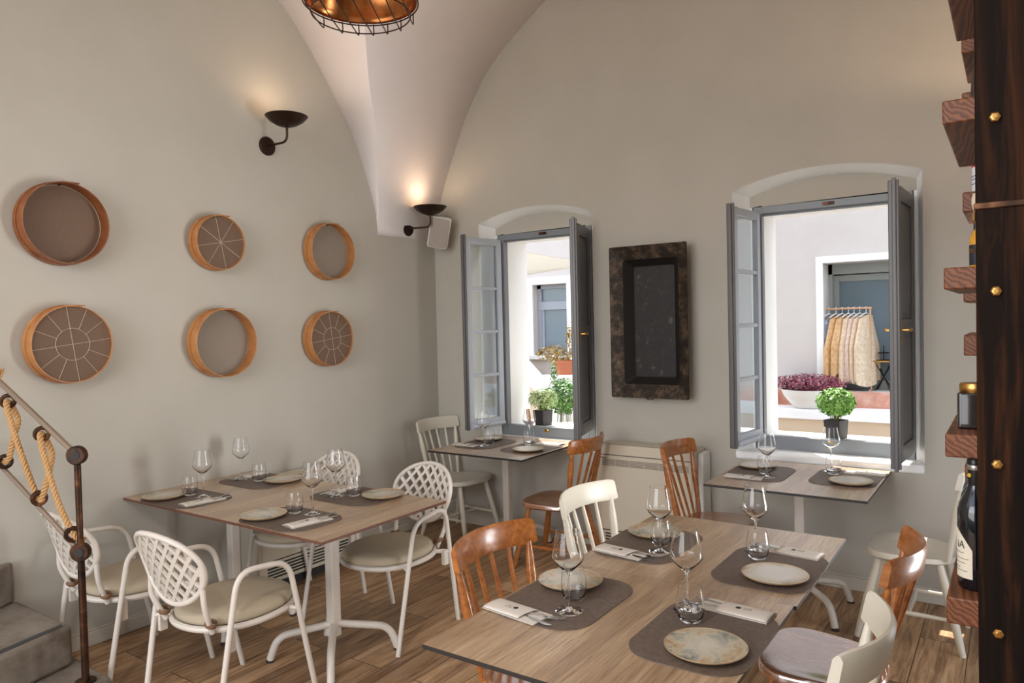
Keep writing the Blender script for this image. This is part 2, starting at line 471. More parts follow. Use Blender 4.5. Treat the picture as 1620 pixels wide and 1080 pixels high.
def tag(o, label=None, cat=None, group=None, kind=None):
    if label: o['label'] = label
    if cat: o['category'] = cat
    if group: o['group'] = group
    if kind: o['kind'] = kind
    return o
def thing(name, label, cat, loc=(0, 0, 0), rz=0, group=None, rot=None):
    o = bpy.data.objects.new(name, None); COL.objects.link(o)
    o.empty_display_size = 0.1
    o.location = loc; o.rotation_euler = rot if rot else (0, 0, rz)
    return tag(o, label, cat, group)
def dup(root, loc, rz, label, group=None):
    r = root.copy(); COL.objects.link(r)
    r.location = loc; r.rotation_euler = (0, 0, rz); r['label'] = label
    if group: r['group'] = group
    def rec(src, dst):
        for ch in list(src.children):
            c = ch.copy(); COL.objects.link(c); c.parent = dst
            rec(ch, c)
    rec(root, r)
    return r
def text_mesh(body, size, name, mat, parent, loc, rot, ext=0.0004):
    cu = bpy.data.curves.new(name, 'FONT'); cu.body = body; cu.size = size; cu.extrude = ext
    cu.align_x = 'CENTER'; cu.align_y = 'CENTER'
    t = bpy.data.objects.new(name, cu)
    me = bpy.data.meshes.new_from_object(t)
    bpy.data.objects.remove(t)
    me.materials.clear(); me.materials.append(MT[mat])
    o = bpy.data.objects.new(name, me); COL.objects.link(o)
    o.parent = parent; o.location = loc; o.rotation_euler = rot
    return o
def smooth_path(pts, n=8):
    P = [Vector(p) for p in pts]; out = []
    for i in range(len(P) - 1):
        p0 = P[max(i - 1, 0)]; p1 = P[i]; p2 = P[i + 1]; p3 = P[min(i + 2, len(P) - 1)]
        for k in range(n):
            t = k / n
            out.append(0.5 * ((2 * p1) + (p2 - p0) * t + (2 * p0 - 5 * p1 + 4 * p2 - p3) * t * t + (3 * p1 - p0 - 3 * p2 + p3) * t ** 3))
    out.append(P[-1]); return out
def fillet(pts, r, n=6):
    P = [Vector(p) for p in pts]; out = [P[0]]
    for i in range(1, len(P) - 1):
        a = (P[i - 1] - P[i]); b = (P[i + 1] - P[i])
        d = min(r, a.length * 0.49, b.length * 0.49)
        pa = P[i] + a.normalized() * d; pb = P[i] + b.normalized() * d
        for k in range(n + 1):
            t = k / n
            out.append(pa * (1 - t) ** 2 + P[i] * 2 * t * (1 - t) + pb * t * t)
    out.append(P[-1]); return out
def superellipse(a, b, p=2.6, n=40):
    out = []
    for k in range(n):
        t = 2 * PI * k / n; c, s_ = math.cos(t), math.sin(t)
        out.append((a * math.copysign(abs(c) ** (2 / p), c), b * math.copysign(abs(s_) ** (2 / p), s_)))
    return out
def rrect(a, b, r, n=8):
    out = []
    for cx_, cy_, a0 in ((a - r, b - r, 0), (-a + r, b - r, 90), (-a + r, -b + r, 180), (a - r, -b + r, 270)):
        for k in range(n + 1):
            t = R(a0 + 90 * k / n); out.append((cx_ + r * math.cos(t), cy_ + r * math.sin(t)))
    return out

# ------------------------------------------------------------------ room shell
XR, YF, ZT = 4.6, -6.5, 5.2
WT = 0.5
mb = MB(); mb.box(-0.5, XR + 0.3, YF - 0.3, 0.0, -0.1, 0.0)
tag(mb.build('floor', 'floor', smooth=0), kind='structure')
mb = MB(); mb.box(-0.3, 0.0, YF - 0.3, 0.5, 0, ZT)
tag(mb.build('wall_left', 'wall', smooth=0), kind='structure')
mb = MB(); mb.box(XR, XR + 0.3, YF - 0.3, -1.52, 0, ZT); mb.box(XR, XR + 0.3, -0.58, 0.5, 0, ZT); mb.box(XR, XR + 0.3, -1.52, -0.58, 2.15, ZT)  # doorway gap is invented, cut for the added side light
tag(mb.build('wall_right', 'wall', smooth=0), kind='structure')
mb = MB(); mb.box(XR - 0.01, XR + 0.12, -1.52, -1.46, 0, 2.15); mb.box(XR - 0.01, XR + 0.12, -0.64, -0.58, 0, 2.15); mb.box(XR - 0.01, XR + 0.12, -1.46, -0.64, 2.09, 2.15)
tag(mb.build('added_door_1', 'frame_grey', smooth=0), kind='structure')  # frame of a made-up door that houses the side fill light
# front wall behind the camera, with an opening added to let fill light in
mb = MB()
mb.box(0, 0.3, YF - 0.3, YF, 0, ZT); mb.box(3.7, XR, YF - 0.3, YF, 0, ZT); mb.box(0.3, 3.7, YF - 0.3, YF, 3.9, ZT)
tag(mb.build('wall_front', 'wall', smooth=0), kind='structure')

# back wall with two arched window reveals
WINS = [dict(l=0.475, r=1.52, zb=0.735, zs=2.475, fl=0.55, fr=1.44, sill=0.745),
        dict(l=2.553, r=3.64, zb=0.785, zs=2.488, fl=0.635 + 2.0, fr=3.586, sill=0.79)]
def arch(l, r, zs, rise, n=18):
    """points left to right of a shallow segmental arch with small rounded shoulders"""
    w = (r - l) / 2; c = (l + r) / 2
    Rr = (w * w + rise * rise) / (2 * rise); zc = zs + rise - Rr
    a0 = math.asin(w / Rr)
    return [(c + Rr * math.sin(-a0 + 2 * a0 * k / n), zc + Rr * math.cos(-a0 + 2 * a0 * k / n)) for k in range(n + 1)]
mb = MB()
def wallquad(x0, x1, z0, z1, y=0.0):
    mb.add([(x0, y, z0), (x1, y, z0), (x1, y, z1), (x0, y, z1)], [(0, 1, 2, 3)], 0)
edges = [0.0, WINS[0]['l'], WINS[0]['r'], WINS[1]['l'], WINS[1]['r'], XR]
for a, b in ((0, 1), (2, 3), (4, 5)):
    wallquad(edges[a], edges[b], 0, ZT)
for W in WINS:
    wallquad(W['l'], W['r'], 0, W['zb'])
    A0 = arch(W['l'], W['r'], W['zs'], 0.092)
    n = len(A0)
    # wall above the arch
    vs = [(x, 0, z) for x, z in A0] + [(x, 0, ZT) for x, z in A0]
    mb.add(vs, [(i, i + 1, n + i + 1, n + i) for i in range(n - 1)], 0)
    # splayed reveal, y 0 -> 0.15, with a softened front arris
    il, ir = W['fl'] - 0.012, W['fr'] + 0.012
    A1 = arch(il, ir, W['zs'] - 0.03, 0.088)
    loop0 = [(W['l'], W['zb'])] + A0 + [(W['r'], W['zb'])]
    loop1 = [(il, W['zb'] + 0.01)] + A1 + [(ir, W['zb'] + 0.01)]
    def lerp(t): return [(p[0] * (1 - t) + q[0] * t, p[1] * (1 - t) + q[1] * t) for p, q in zip(loop0, loop1)]
    rings = [(0.0, 0.0), (0.008, 0.04), (0.02, 0.09), (0.15, 1.0)]
    V = []
    for y, t in rings:
        V += [(x, y, z) for x, z in lerp(t)]
    k = len(loop0); fs = []
    for j in range(len(rings) - 1):
        fs += [(j * k + i, j * k + i + 1, (j + 1) * k + i + 1, (j + 1) * k + i) for i in range(k - 1)]
        fs.append((j * k, (j + 1) * k, (j + 1) * k + k - 1, j * k + k - 1))
    mb.add(V, fs, 1)
    # tympanum and surrounds at y=0.15, around the frame opening
    ztop = 2.39
    T = [(x, 0.15, z) for x, z in A1]
    B = [(min(max(x, il), ir), 0.15, ztop) for x, z in A1]
    mb.add(T + B, [(i, i + 1, n + i + 1, n + i) for i in range(n - 1)], 0)
    for x0, x1 in ((il, W['fl'] + 0.01), (W['fr'] - 0.01, ir)):
        mb.add([(x0, 0.15, W['zb']), (x1, 0.15, W['zb']), (x1, 0.15, ztop), (x0, 0.15, ztop)], [(0, 1, 2, 3)], 1)
    # outer reveal (y .15 -> .5)
    ol, orr, zo0, zo1 = W['fl'] + 0.06, W['fr'] - 0.06, W['zb'] + 0.08, 2.35
    L = [(ol, zo0), (orr, zo0), (orr, zo1), (ol, zo1)]
    V = [(x, y, z) for y in (0.16, WT) for x, z in L]
    mb.add(V, [(i, (i + 1) % 4, 4 + (i + 1) % 4, 4 + i) for i in range(4)], 1)
    W.update(ol=ol, orr=orr, zo0=zo0, zo1=zo1)
# outside face of the wall
def outq(x0, x1, z0, z1): mb.add([(x0, WT, z0), (x1, WT, z0), (x1, WT, z1), (x0, WT, z1)], [(0, 1, 2, 3)], 1)
e2 = [-0.3, WINS[0]['ol'], WINS[0]['orr'], WINS[1]['ol'], WINS[1]['orr'], XR + 0.3]
for a, b in ((0, 1), (2, 3), (4, 5)): outq(e2[a], e2[b], 0, ZT)
for W in WINS: outq(W['ol'], W['orr'], 0, W['zo0']); outq(W['ol'], W['orr'], W['zo1'], ZT)
tag(mb.build('wall_back', ['wall', 'white_plaster'], smooth=30, weld=True), kind='structure')
# window sill boards of plaster, slightly proud of the wall
# vaulted ceiling ------------------------------------------------------
prof = [(2.0, 0.0), (2.376, 0.0), (2.60, 0.05), (2.83, 0.125), (3.041, 0.217), (3.345, 0.363), (3.52, 0.475), (3.678, 0.592), (3.79, 0.717), (3.886, 0.846), (4.099, 1.164), (4.30, 1.55), (4.42, 1.95), (4.46, 2.30)]
cprof = [(2.376, -0.67), (2.561, -0.69), (2.72, -0.745), (2.866, -0.80), (3.093, -0.905), (3.288, -1.035), (3.542, -1.222), (3.724, -1.378), (3.876, -1.539), (4.08, -1.80), (4.26, -2.10), (4.39, -2.45), (4.46, -2.80)]
def interp(tab, z):
    for (z0, x0), (z1, x1) in zip(tab, tab[1:]):
        if z <= z1: return x0 + (x1 - x0) * max(0, (z - z0)) / (z1 - z0)
    return tab[-1][1]
def sm(tab):
    """smooth a table by Catmull-Rom resampling"""
    P = smooth_path([(a, b, 0) for a, b in tab], 6)
    return [(p[0], p[1]) for p in P]
prof = sm(prof); cprof = sm(cprof)
ym = -2.80
NZ = 40
zs_ = [2.376 + (4.46 - 2.376) * math.sin(PI / 2 * i / NZ) for i in range(NZ + 1)]
mb = MB()
for i in range(NZ):
    z0, z1 = zs_[i], zs_[i + 1]
    x0, x1 = interp(prof, z0), interp(prof, z1); c0, c1 = interp(cprof, z0), interp(cprof, z1)
    # main barrel, near the back wall: y from 0 to the groin
    NY = 4
    mb.add([(x0, 0, z0), (x1, 0, z1), (x1, c1, z1), (x0, c0, z0)], [(0, 1, 2, 3)])
    # lunette web towards the left wall
    mb.add([(x0, c0, z0), (x1, c1, z1), (0, c1, z1), (0, c0, z0)], [(0, 1, 2, 3)])
    m0, m1 = 2 * ym - c0, 2 * ym - c1
    mb.add([(x0, m0, z0), (x1, m1, z1), (0, m1, z1), (0, m0, z0)], [(0, 1, 2, 3)])
    mb.add([(x0, m0, z0), (x1, m1, z1), (x1, YF, z1), (x0, YF, z0)], [(0, 1, 2, 3)])
    # right side barrel
    mb.add([(XR - x0, 0, z0), (XR - x1, 0, z1), (XR - x1, YF, z1), (XR - x0, YF, z0)], [(0, 1, 2, 3)])
cei = mb.build('ceiling', 'ceiling', smooth=9)
# white painted band of the corner pier below the springing, a skin on the wall
sol = cei.modifiers.new('thick', 'SOLIDIFY'); sol.thickness = -0.002
tag(cei, kind='structure')

def baseboard(name, path_boxes):
    mb = MB()
    for b in path_boxes: mb.box(*b)
    return tag(mb.build(name, 'base_white', bevel=0.004), kind='structure')
baseboard('baseboard_left', [(0, 0.014, -3.16, 0, 0, 0.075), (0, 0.008, -3.16, 0, 0.075, 0.088)])
baseboard('baseboard_back', [(0.0, XR, -0.014, 0, 0, 0.075), (0.0, XR, -0.008, 0, 0.075, 0.088)])

# ------------------------------------------------------------------ windows
def window(idx, W):
    root = bpy.data.objects.new('window_%d' % idx, None); COL.objects.link(root)
    root.location = ((W['fl'] + W['fr']) / 2, 0.15, W['zb']); root['kind'] = 'structure'
    ox, oz = root.location.x, root.location.z
    l, r = W['fl'] - ox, W['fr'] - ox; zb, zt = 0.0, 2.395 - oz
    mb = MB()
    mb.box(l, l + 0.062, 0.0, 0.06, zb, zt); mb.box(r - 0.062, r, 0.0, 0.06, zb, zt)
    mb.box(l + 0.062, r - 0.062, 0.0, 0.06, zt - 0.05, zt)
    mb.box(l + 0.062, r - 0.062, 0.0, 0.06, zb, zb + 0.095)
    mb.box(l + 0.062, r - 0.062, 0.035, 0.07, zt - 0.062, zt - 0.05)
    mb.build('window_frame', 'frame_grey', root, bevel=0.004)
    mb = MB(); mb.box(-0.035, 0.035, -0.006, 0, zt - 0.036, zt - 0.016); mb.box(-0.012, 0.012, -0.01, -0.006, zt - 0.036, zt - 0.024)
    mb.build('latch_plate', 'rust', root, bevel=0.002)
    mb = MB(); mb.box(-0.02, 0.02, -0.012, 0, zb + 0.055, zb + 0.075)
    mb.build('keeper', 'brass', root, bevel=0.004)
    return root, l, r, oz
def leaf(root, hx, ang, w, sgn, z0, z1, kind):
    """hinged leaf; local +x runs from the hinge to the free edge"""
    lf = MB(); st = 0.05; T = 0.036
    H = z1 - z0
    if kind == 'glass':
        n = 4; rail = 0.03
        lf.box(0, st, -T / 2, T / 2, 0, H); lf.box(w - st, w, -T / 2, T / 2, 0, H)
        lf.box(st, w - st, -T / 2, T / 2, 0, 0.055); lf.box(st, w - st, -T / 2, T / 2, H - 0.05, H)
        ph = (H - 0.105) / n
        for k in range(1, n):
            zz = 0.055 + ph * k; lf.box(st, w - st, -T / 2 + 0.004, T / 2 - 0.004, zz - 0.013, zz + 0.013)
    else:
        n = 2
        lf.box(0, st + .02, -T / 2, T / 2, 0, H); lf.box(w - st - .02, w, -T / 2, T / 2, 0, H)
        for a, b in ((0, 0.09), (H * 0.47, H * 0.47 + 0.08), (H - 0.08, H)):
            lf.box(st + .02, w - st - .02, -T / 2, T / 2, a, b)
    rot = (0, 0, ang)
    nm = 'sash' if kind == 'glass' else 'shutter'
    o = lf.build(nm, 'frame_light' if kind == 'glass' else 'shutter_grey', root, loc=(hx, -0.03, z0), rot=rot, bevel=0.004)
    if kind == 'glass':
        for k in range(4):
            p = MB(); a = 0.055 + ph * k + (0.013 if k else 0); b = 0.055 + ph * (k + 1) - (0.013 if k < 3 else 0)
            p.box(st - .002, w - st + .002, -0.002, 0.002, a - .002, b + .002)
            p.build('pane', 'pane', o, smooth=0)
        d = MB(); d.tube([(w - 0.02, 0.03 * sgn, 0.004), (0.02, 0.03 * sgn, 0.004)], 0.018, 8)
        d.build('drip_rail', 'frame_light', o)
        e = MB(); e.box(w, w + 0.016, -T / 2 - 0.006, T / 2 + 0.006, -0.02, H + 0.02); e.box(w + 0.016, w + 0.028, -0.01, 0.012, -0.01, H + 0.01)
        e.build('edge_moulding', 'shutter_grey', o, bevel=0.004)
    else:
        e = MB(); e.box(w, w + 0.014, -T / 2 - 0.014, T / 2 + 0.004, -0.03, H + 0.03); e.box(w + 0.014, w + 0.024, -0.012, 0.01, -0.04, H + 0.04)
        e.box(w - 0.03, w, -T / 2 - 0.012, -T / 2, -0.02, H + 0.02)
        e.build('edge_moulding', 'shutter_grey', o, bevel=0.004)
        p = MB()
        for a, b in ((0.09, H * 0.47), (H * 0.47 + 0.08, H - 0.08)):
            p.box(st + .02, w - st - .02, -0.008, 0.008, a, b)
            p.box(st + .045, w - st - .045, -0.013, 0.013, a + .03, b - .03)
        p.build('shutter_panel', 'shutter_grey', o, bevel=0.003)
        hd = MB(); y = -sgn * 0
        for sy in (-1, 1):
            hd.box(w - 0.045, w - 0.02, sy * T / 2 - 0.004, sy * T / 2 + 0.004, H * 0.47 - 0.05, H * 0.47 + 0.07)
            hd.tube([(w - 0.032, sy * T / 2, H * 0.47 + 0.02), (w - 0.032, sy * (T / 2 + 0.04), H * 0.47 + 0.02)], 0.007, 10)
            hd.tube(smooth_path([(w - 0.032, sy * (T / 2 + 0.04), H * 0.47 + 0.02), (w - 0.06, sy * (T / 2 + 0.045), H * 0.47 + 0.022), (w - 0.10, sy * (T / 2 + 0.04), H * 0.47 + 0.018)], 4), 0.009, 10)
        hd.build('handle', 'brass', o)
    return o
for i, W in enumerate(WINS):
    root, l, r, oz = window(i + 1, W)
    if i == 0:
        leaf(root, l + 0.045, -R(98.5), 0.40, 1, 0.852 - oz, 2.345 - oz, 'glass')
        leaf(root, r - 0.03, -R(180 - 105.5), 0.40, -1, 0.845 - oz, 2.36 - oz, 'solid')
    else:
        leaf(root, l + 0.045, -R(95), 0.43, 1, 0.880 - oz, 2.345 - oz, 'glass')
        leaf(root, r - 0.02, -R(180 - 86), 0.43, -1, 0.845 - oz, 2.36 - oz, 'solid')
    # sill board
    s = MB(); s.box(W['l'] + 0.0, W['r'] - 0.0, -0.02, 0.15, W['zb'] - 0.045, W['zb'] + 0.008)
    o = s.build('trim_%d' % (i + 1), 'white_plaster', bevel=0.015, bseg=3); o['kind'] = 'structure'

# ------------------------------------------------------------------ tables
def make_table(edge='table_edge'):
    t = thing('restaurant_table', '', 'table')
    a = 0.4135
    mb = MB(); mb.box(-a, a, -a, a, 0.737, 0.75, 0, top=1)
    mb.build('tabletop', [edge, 'tabletop'], t, smooth=0)
    mb = MB(); mb.box(-0.12, 0.12, -0.12, 0.12, 0.729, 0.737); mb.build('mounting_plate', 'white_metal', t)
    mb = MB(); mb.box(-0.027, 0.027, -0.027, 0.027, 0.10, 0.73)
    mb.build('column', 'white_metal', t, bevel=0.006)
    for k in range(4):
        an = R(45 + 90 * k); c, s_ = math.cos(an), math.sin(an)
        pts = fillet([(c * 0.0, s_ * 0.0, 0.165), (c * 0.275, s_ * 0.275, 0.125), (c * 0.315, s_ * 0.315, 0.012)], 0.06)
        mb = MB(); mb.tube(pts, 0.019, 12)
        f = mb.build('foot', 'white_metal', t)
        g = MB(); g.lathe([(0.02, 0), (0.021, 0.004), (0.018, 0.014)], 14, (c * 0.315, s_ * 0.315, 0)); g.build('glide', 'table_edge', f)
    return t
T0 = make_table()
T0.location = (3.0735, -2.7985, 0); T0['label'] = 'nearest square wood-grain table with black edge, in the foreground'
T0['group'] = 'square pedestal tables'
def tbl(x, y, lab): return dup(T0, (x, y, 0), 0, lab)
tbl(3.0815, -1.971, 'square wood-grain table joined to the far side of the nearest table')
tA = make_table('table_edge_brown'); tA.location = (1.216, -2.28, 0)
tag(tA, 'square brown-edged table of the wall pair, on its right end away from the wall', group='square pedestal tables')
dup(tA, (0.389, -2.28, 0), 0, 'square brown-edged table of the wall pair, touching the wall below the round sieves')
t1 = tbl(0.945, -0.345, 'small square table pushed against the sill of the left window')
t2 = tbl(3.055, -0.448, 'small square table under the right window with the basil')

# ------------------------------------------------------------------ wooden spindle chair
def crest_mesh():
    mb = MB(); n = 20; W_ = 0.232
    def cx_(y): return -0.298 + 0.078 * (abs(y) / W_) ** 2.0
    vs = []; fs = []
    sec = [(-0.5, 0), (-0.45, 0.12), (-0.3, 0.98), (0, 1.0), (0.3, 0.98), (0.45, 0.12)]
    prof_ = [(-0.010, 0.810), (-0.013, 0.818), (-0.012, 0.890), (-0.004, 0.903), (0.004, 0.905), (0.011, 0.894), (0.013, 0.818), (0.010, 0.810)]
    k = len(prof_)
    for i in range(n + 1):
        y = -W_ + 2 * W_ * i / n
        e = abs(y) / W_
        for (dx, z) in prof_:
            zz = 0.857 + (z - 0.857) * (1 - 0.10 * max(0, (e - 0.92) / 0.08) ** 2)
            lean = (z - 0.82) * -0.18
            vs.append((cx_(y) + dx + lean, y, zz))
    for i in range(n):
        for j in range(k):
            fs.append((i * k + j, i * k + (j + 1) % k, (i + 1) * k + (j + 1) % k, (i + 1) * k + j))
    fs.append(tuple(range(k - 1, -1, -1))); fs.append(tuple(n * k + j for j in range(k)))
    mb.add(vs, fs); return mb, cx_
def make_chair(mat, seatmat=None):
    t = thing('spindle_chair', '', 'chair')
    # seat
    out = []
    for (x, y) in superellipse(0.205, 0.21, 3.2, 48):
        out.append((x, y * (1.0 + 0.12 * (x / 0.205)) ))
    mb = MB(); rings = [(0.93, 0.418), (1.0, 0.428), (1.0, 0.446), (0.975, 0.454), (0.9, 0.4545), (0.7, 0.448), (0.4, 0.444), (0.05, 0.444)]
    n = len(out); vs = []; fs = []
    for s_, z in rings:
        for (x, y) in out:
            sad = 0.006 * (x / 0.2) if s_ > 0.6 and z > 0.44 else 0
            vs.append((x * s_, y * s_, z + sad))
    for j in range(len(rings) - 1):
        for i in range(n): fs.append((j * n + i, j * n + (i + 1) % n, (j + 1) * n + (i + 1) % n, (j + 1) * n + i))
    fs.append(tuple(range(n - 1, -1, -1))); fs.append(tuple((len(rings) - 1) * n + i for i in range(n)))
    mb.add(vs, fs); mb.build('seat', seatmat or mat, t, smooth=40)
    # legs
    feet = {}
    for sx in (-1, 1):
        for sy in (-1, 1):
            a = Vector((0.135 * sx, 0.145 * sy, 0.425)); b = Vector((0.235 * sx - (0.0), 0.205 * sy, 0.0))
            pts = [a.lerp(b, q) for q in (0, 0.2, 0.5, 0.8, 1)]
            mb = MB(); mb.tube(pts, [0.0155, 0.019, 0.0215, 0.018, 0.0135], 14); mb.build('leg', mat, t)
            feet[(sx, sy)] = (a, b)
    P = lambda k, q: feet[k][0].lerp(feet[k][1], q)
    for sy in (-1, 1):
        a, b = P((-1, sy), 0.62), P((1, sy), 0.62)
        mb = MB(); mb.tube([a, a.lerp(b, .5), b], [0.009, 0.0125, 0.009], 10); mb.build('stretcher', mat, t)
    a = P((-1, -1), 0.62).lerp(P((1, -1), 0.62), 0.5); b = P((-1, 1), 0.62).lerp(P((1, 1), 0.62), 0.5)
    mb = MB(); mb.tube([a, a.lerp(b, .5), b], [0.009, 0.0125, 0.009], 10); mb.build('stretcher', mat, t)
    a = P((-1, -1), 0.5); b = P((-1, 1), 0.5)
    mb = MB(); mb.tube([a, a.lerp(b, .5), b], [0.009, 0.012, 0.009], 10); mb.build('stretcher', mat, t)
    # back
    mb, cx_ = crest_mesh(); mb.build('crest_rail', mat, t, smooth=40)
    for sy in (-1, 1):
        y1 = 0.208 * sy; a = Vector((-0.172, 0.165 * sy, 0.44)); b = Vector((cx_(y1) + 0.003, y1, 0.82))
        pts = [a.lerp(b, q) for q in (0, 0.25, 0.5, 0.68, 0.85, 1)]
        mb = MB(); mb.tube(pts, [0.0125, 0.014, 0.0175, 0.020, 0.016, 0.0105], 14); mb.build('back_post', mat, t)
    for k in range(4):
        y1 = -0.126 + 0.084 * k; y0 = y1 * 0.8; a = Vector((-0.178, y0, 0.44)); b = Vector((cx_(y1) + 0.002, y1, 0.82))
        mb = MB(); mb.tube([a, a.lerp(b, .35), a.lerp(b, .7), b], [0.007, 0.0085, 0.0095, 0.008], 10); mb.build('spindle', mat, t)
    return t
cb = make_chair('brown_wood', 'seat_wood'); cw = make_chair('white_paint')
for c in (cb, cw): c['group'] = 'wooden spindle chairs'
cb.location = (2.733, -2.635, 0); cb.rotation_euler = (0, 0, R(-1.9))
cb['label'] = 'brown spindle-back chair tucked under the left side of the nearest table'
cw.location = (2.698, -1.861, 0); cw.rotation_euler = (0, 0, R(-1.5)); cw['label'] = 'cream spindle-back chair between the nearest tables and the wall convector'
dup(cb, (3.504, -2.038, 0), R(180.3), 'glossy brown spindle-back chair at the far right side of the foreground tables')
dup(cw, (3.50, -2.785, 0), R(180), 'nearest cream spindle-back chair, at the bottom right of the photo')
dup(cb, (1.482, -0.515, 0), R(182), 'brown spindle-back chair on the right of the left window table')
dup(cb, (2.588, -0.505, 0), R(-1.5), 'brown spindle-back chair on the left of the right window table')
dup(cw, (0.425, -0.262, 0), R(-4), 'cream spindle-back chair in the room corner beside the left window table')
dup(cw, (3.62, -0.48, 0), R(180), 'cream spindle-back chair on the right of the right window table')

# ------------------------------------------------------------------ lattice armchair
def make_armchair():
    t = thing('lattice_armchair', '', 'armchair')
    m = 'white_metal'
    for sy in (-1, 1):
        # front leg, armrest and rear leg bent from one tube, split at the bends
        path = fillet([(0.232, 0.256 * sy, 0.0), (0.088, 0.262 * sy, 0.640), (-0.175, 0.260 * sy, 0.668), (-0.293, 0.243 * sy, 0.0)], 0.085, 8)
        n = len(path); i1, i2 = 1, n - 2
        mb = MB(); mb.tube([path[0], path[0].lerp(path[1], .5), path[1]], 0.0125, 12); mb.build('leg', m, t)
        mb = MB(); mb.tube(path[1:-1], [0.0125] * (n - 2), 12); mb.build('armrest', m, t)
        mb = MB(); mb.tube([path[-2], path[-2].lerp(path[-1], .5), path[-1]], 0.0125, 12); mb.build('leg', m, t)
    # seat frame ring
    pts = [(x + 0.0, y, 0.418) for x, y in superellipse(0.252, 0.235, 2.2, 40)]
    mb = MB(); mb.tube(pts, 0.014, 8, closed=True, sy=1.0)
    mb.prism([(p[0] * .97, p[1] * .97) for p in pts], 0.418, 0.424)
    for sy in (-1, 1):
        mb.tube([(0.11, 0.20 * sy, 0.415), (0.142, 0.259 * sy, 0.41)], 0.012, 8)
        mb.tube([(-0.16, 0.19 * sy, 0.415), (-0.222, 0.252 * sy, 0.41)], 0.012, 8)
        mb.box(-0.215, -0.18, 0.232 * sy - 0.008, 0.238 * sy + 0.008, 0.34, 0.42)
    mb.build('seat_frame', m, t)
    # cushion
    out = superellipse(0.250, 0.230, 2.2, 44); n = len(out); vs = []; fs = []
    rings = [(0.90, 0.425), (0.985, 0.432), (1.0, 0.446), (0.985, 0.462), (0.9, 0.474), (0.6, 0.481), (0.05, 0.483)]
    for s_, z in rings: vs += [(x * s_ + 0.005, y * s_, z) for x, y in out]
    for j in range(len(rings) - 1):
        for i in range(n): fs.append((j * n + i, j * n + (i + 1) % n, (j + 1) * n + (i + 1) % n, (j + 1) * n + i))
    fs.append(tuple(range(n - 1, -1, -1))); fs.append(tuple((len(rings) - 1) * n + i for i in range(n)))
    mb = MB(); mb.add(vs, fs); cu = mb.build('cushion', 'cushion', t, smooth=60)
    # lattice back on a curved, leaning surface; u across, v up
    A, B = 0.205, 0.158
    def S(u, v, off=0.0):
        e = u / 0.21
        x = -0.342 - 0.32 * v + 0.055 * e * e
        return Vector((x + off, u, 0.690 + v))
    mb = MB()
    def egg(an, k=1.0):
        v = B * math.sin(an) * k; w = A * (1 + 0.10 * math.sin(an)) * k
        return w * math.cos(an), v
    ring = [S(*egg(2 * PI * i / 56)) for i in range(56)]
    mb.tube(ring, 0.0125, 8, closed=True)
    def inside(u, v):
        w = A * (1 + 0.10 * v / B); return (u / w) ** 2 + (v / B) ** 2 < 0.985
    for sgn in (-1, 1):
        d = Vector((math.cos(R(52)) * sgn, math.sin(R(52)))); nrm = Vector((-d.y, d.x))
        for k in range(-4, 5):
            o = nrm * (k * 0.0475 + 0.0)
            ts = [t_ / 200 for t_ in range(-60, 61)]
            seg = [o + d * tt for tt in ts if inside(*(o + d * tt))]
            if len(seg) < 4: continue
            a, b = seg[0], seg[-1]
            N = 8; vs = []; fs = []
            for i in range(N + 1):
                p = a.lerp(b, i / N)
                for wv, off in ((-0.0078, -0.005), (0.0078, -0.005), (0.0078, 0.005), (-0.0078, 0.005)):
                    q = p + nrm * wv; vs.append(S(q.x, q.y, off + 0.0006 * sgn))
            for i in range(N):
                for j in range(4): fs.append((i * 4 + j, i * 4 + (j + 1) % 4, i * 4 + 4 + (j + 1) % 4, i * 4 + 4 + j))
            mb.add(vs, fs)
    mb.build('lattice_back', m, t, smooth=50)
    for sy in (-1, 1):
        u0, v0 = egg(R(-25) if sy > 0 else R(205))
        a = S(u0, v0)
        pts = smooth_path([S(*egg(R(8) if sy > 0 else R(172))), a, (-0.275, 0.180 * sy, 0.53), (-0.228, 0.157 * sy, 0.415)], 5)
        mb = MB(); mb.tube(pts, 0.0115, 10); mb.build('back_upright', m, t)
        mb = MB()
        mb.tube([(-0.235 + 0.022 * math.cos(q), 0.160 * sy + 0.024 * math.sin(q), 0.455 + 0.006 * math.sin(q)) for q in [2 * PI * i / 14 for i in range(14)]], 0.011, 6, closed=True, sy=0.35)
        mb.build('strap', 'strap', cu)
    return t
ca = make_armchair(); ca['group'] = 'white lattice armchairs'
ca.location = (1.162, -2.807, 0); ca.rotation_euler = (0, 0, R(93.2))
ca['label'] = 'white lattice-back armchair on the near side of the wall tables, in full view'
dup(ca, (0.442, -2.862, 0), R(90.7), 'white lattice-back armchair behind the rope handrail post')
dup(ca, (0.484, -1.89, 0), R(-87), 'white lattice-back armchair between the wall tables and the wall convector')
dup(ca, (1.238, -1.90, 0), R(-87.8), 'white lattice-back armchair at the far right corner of the wall tables')

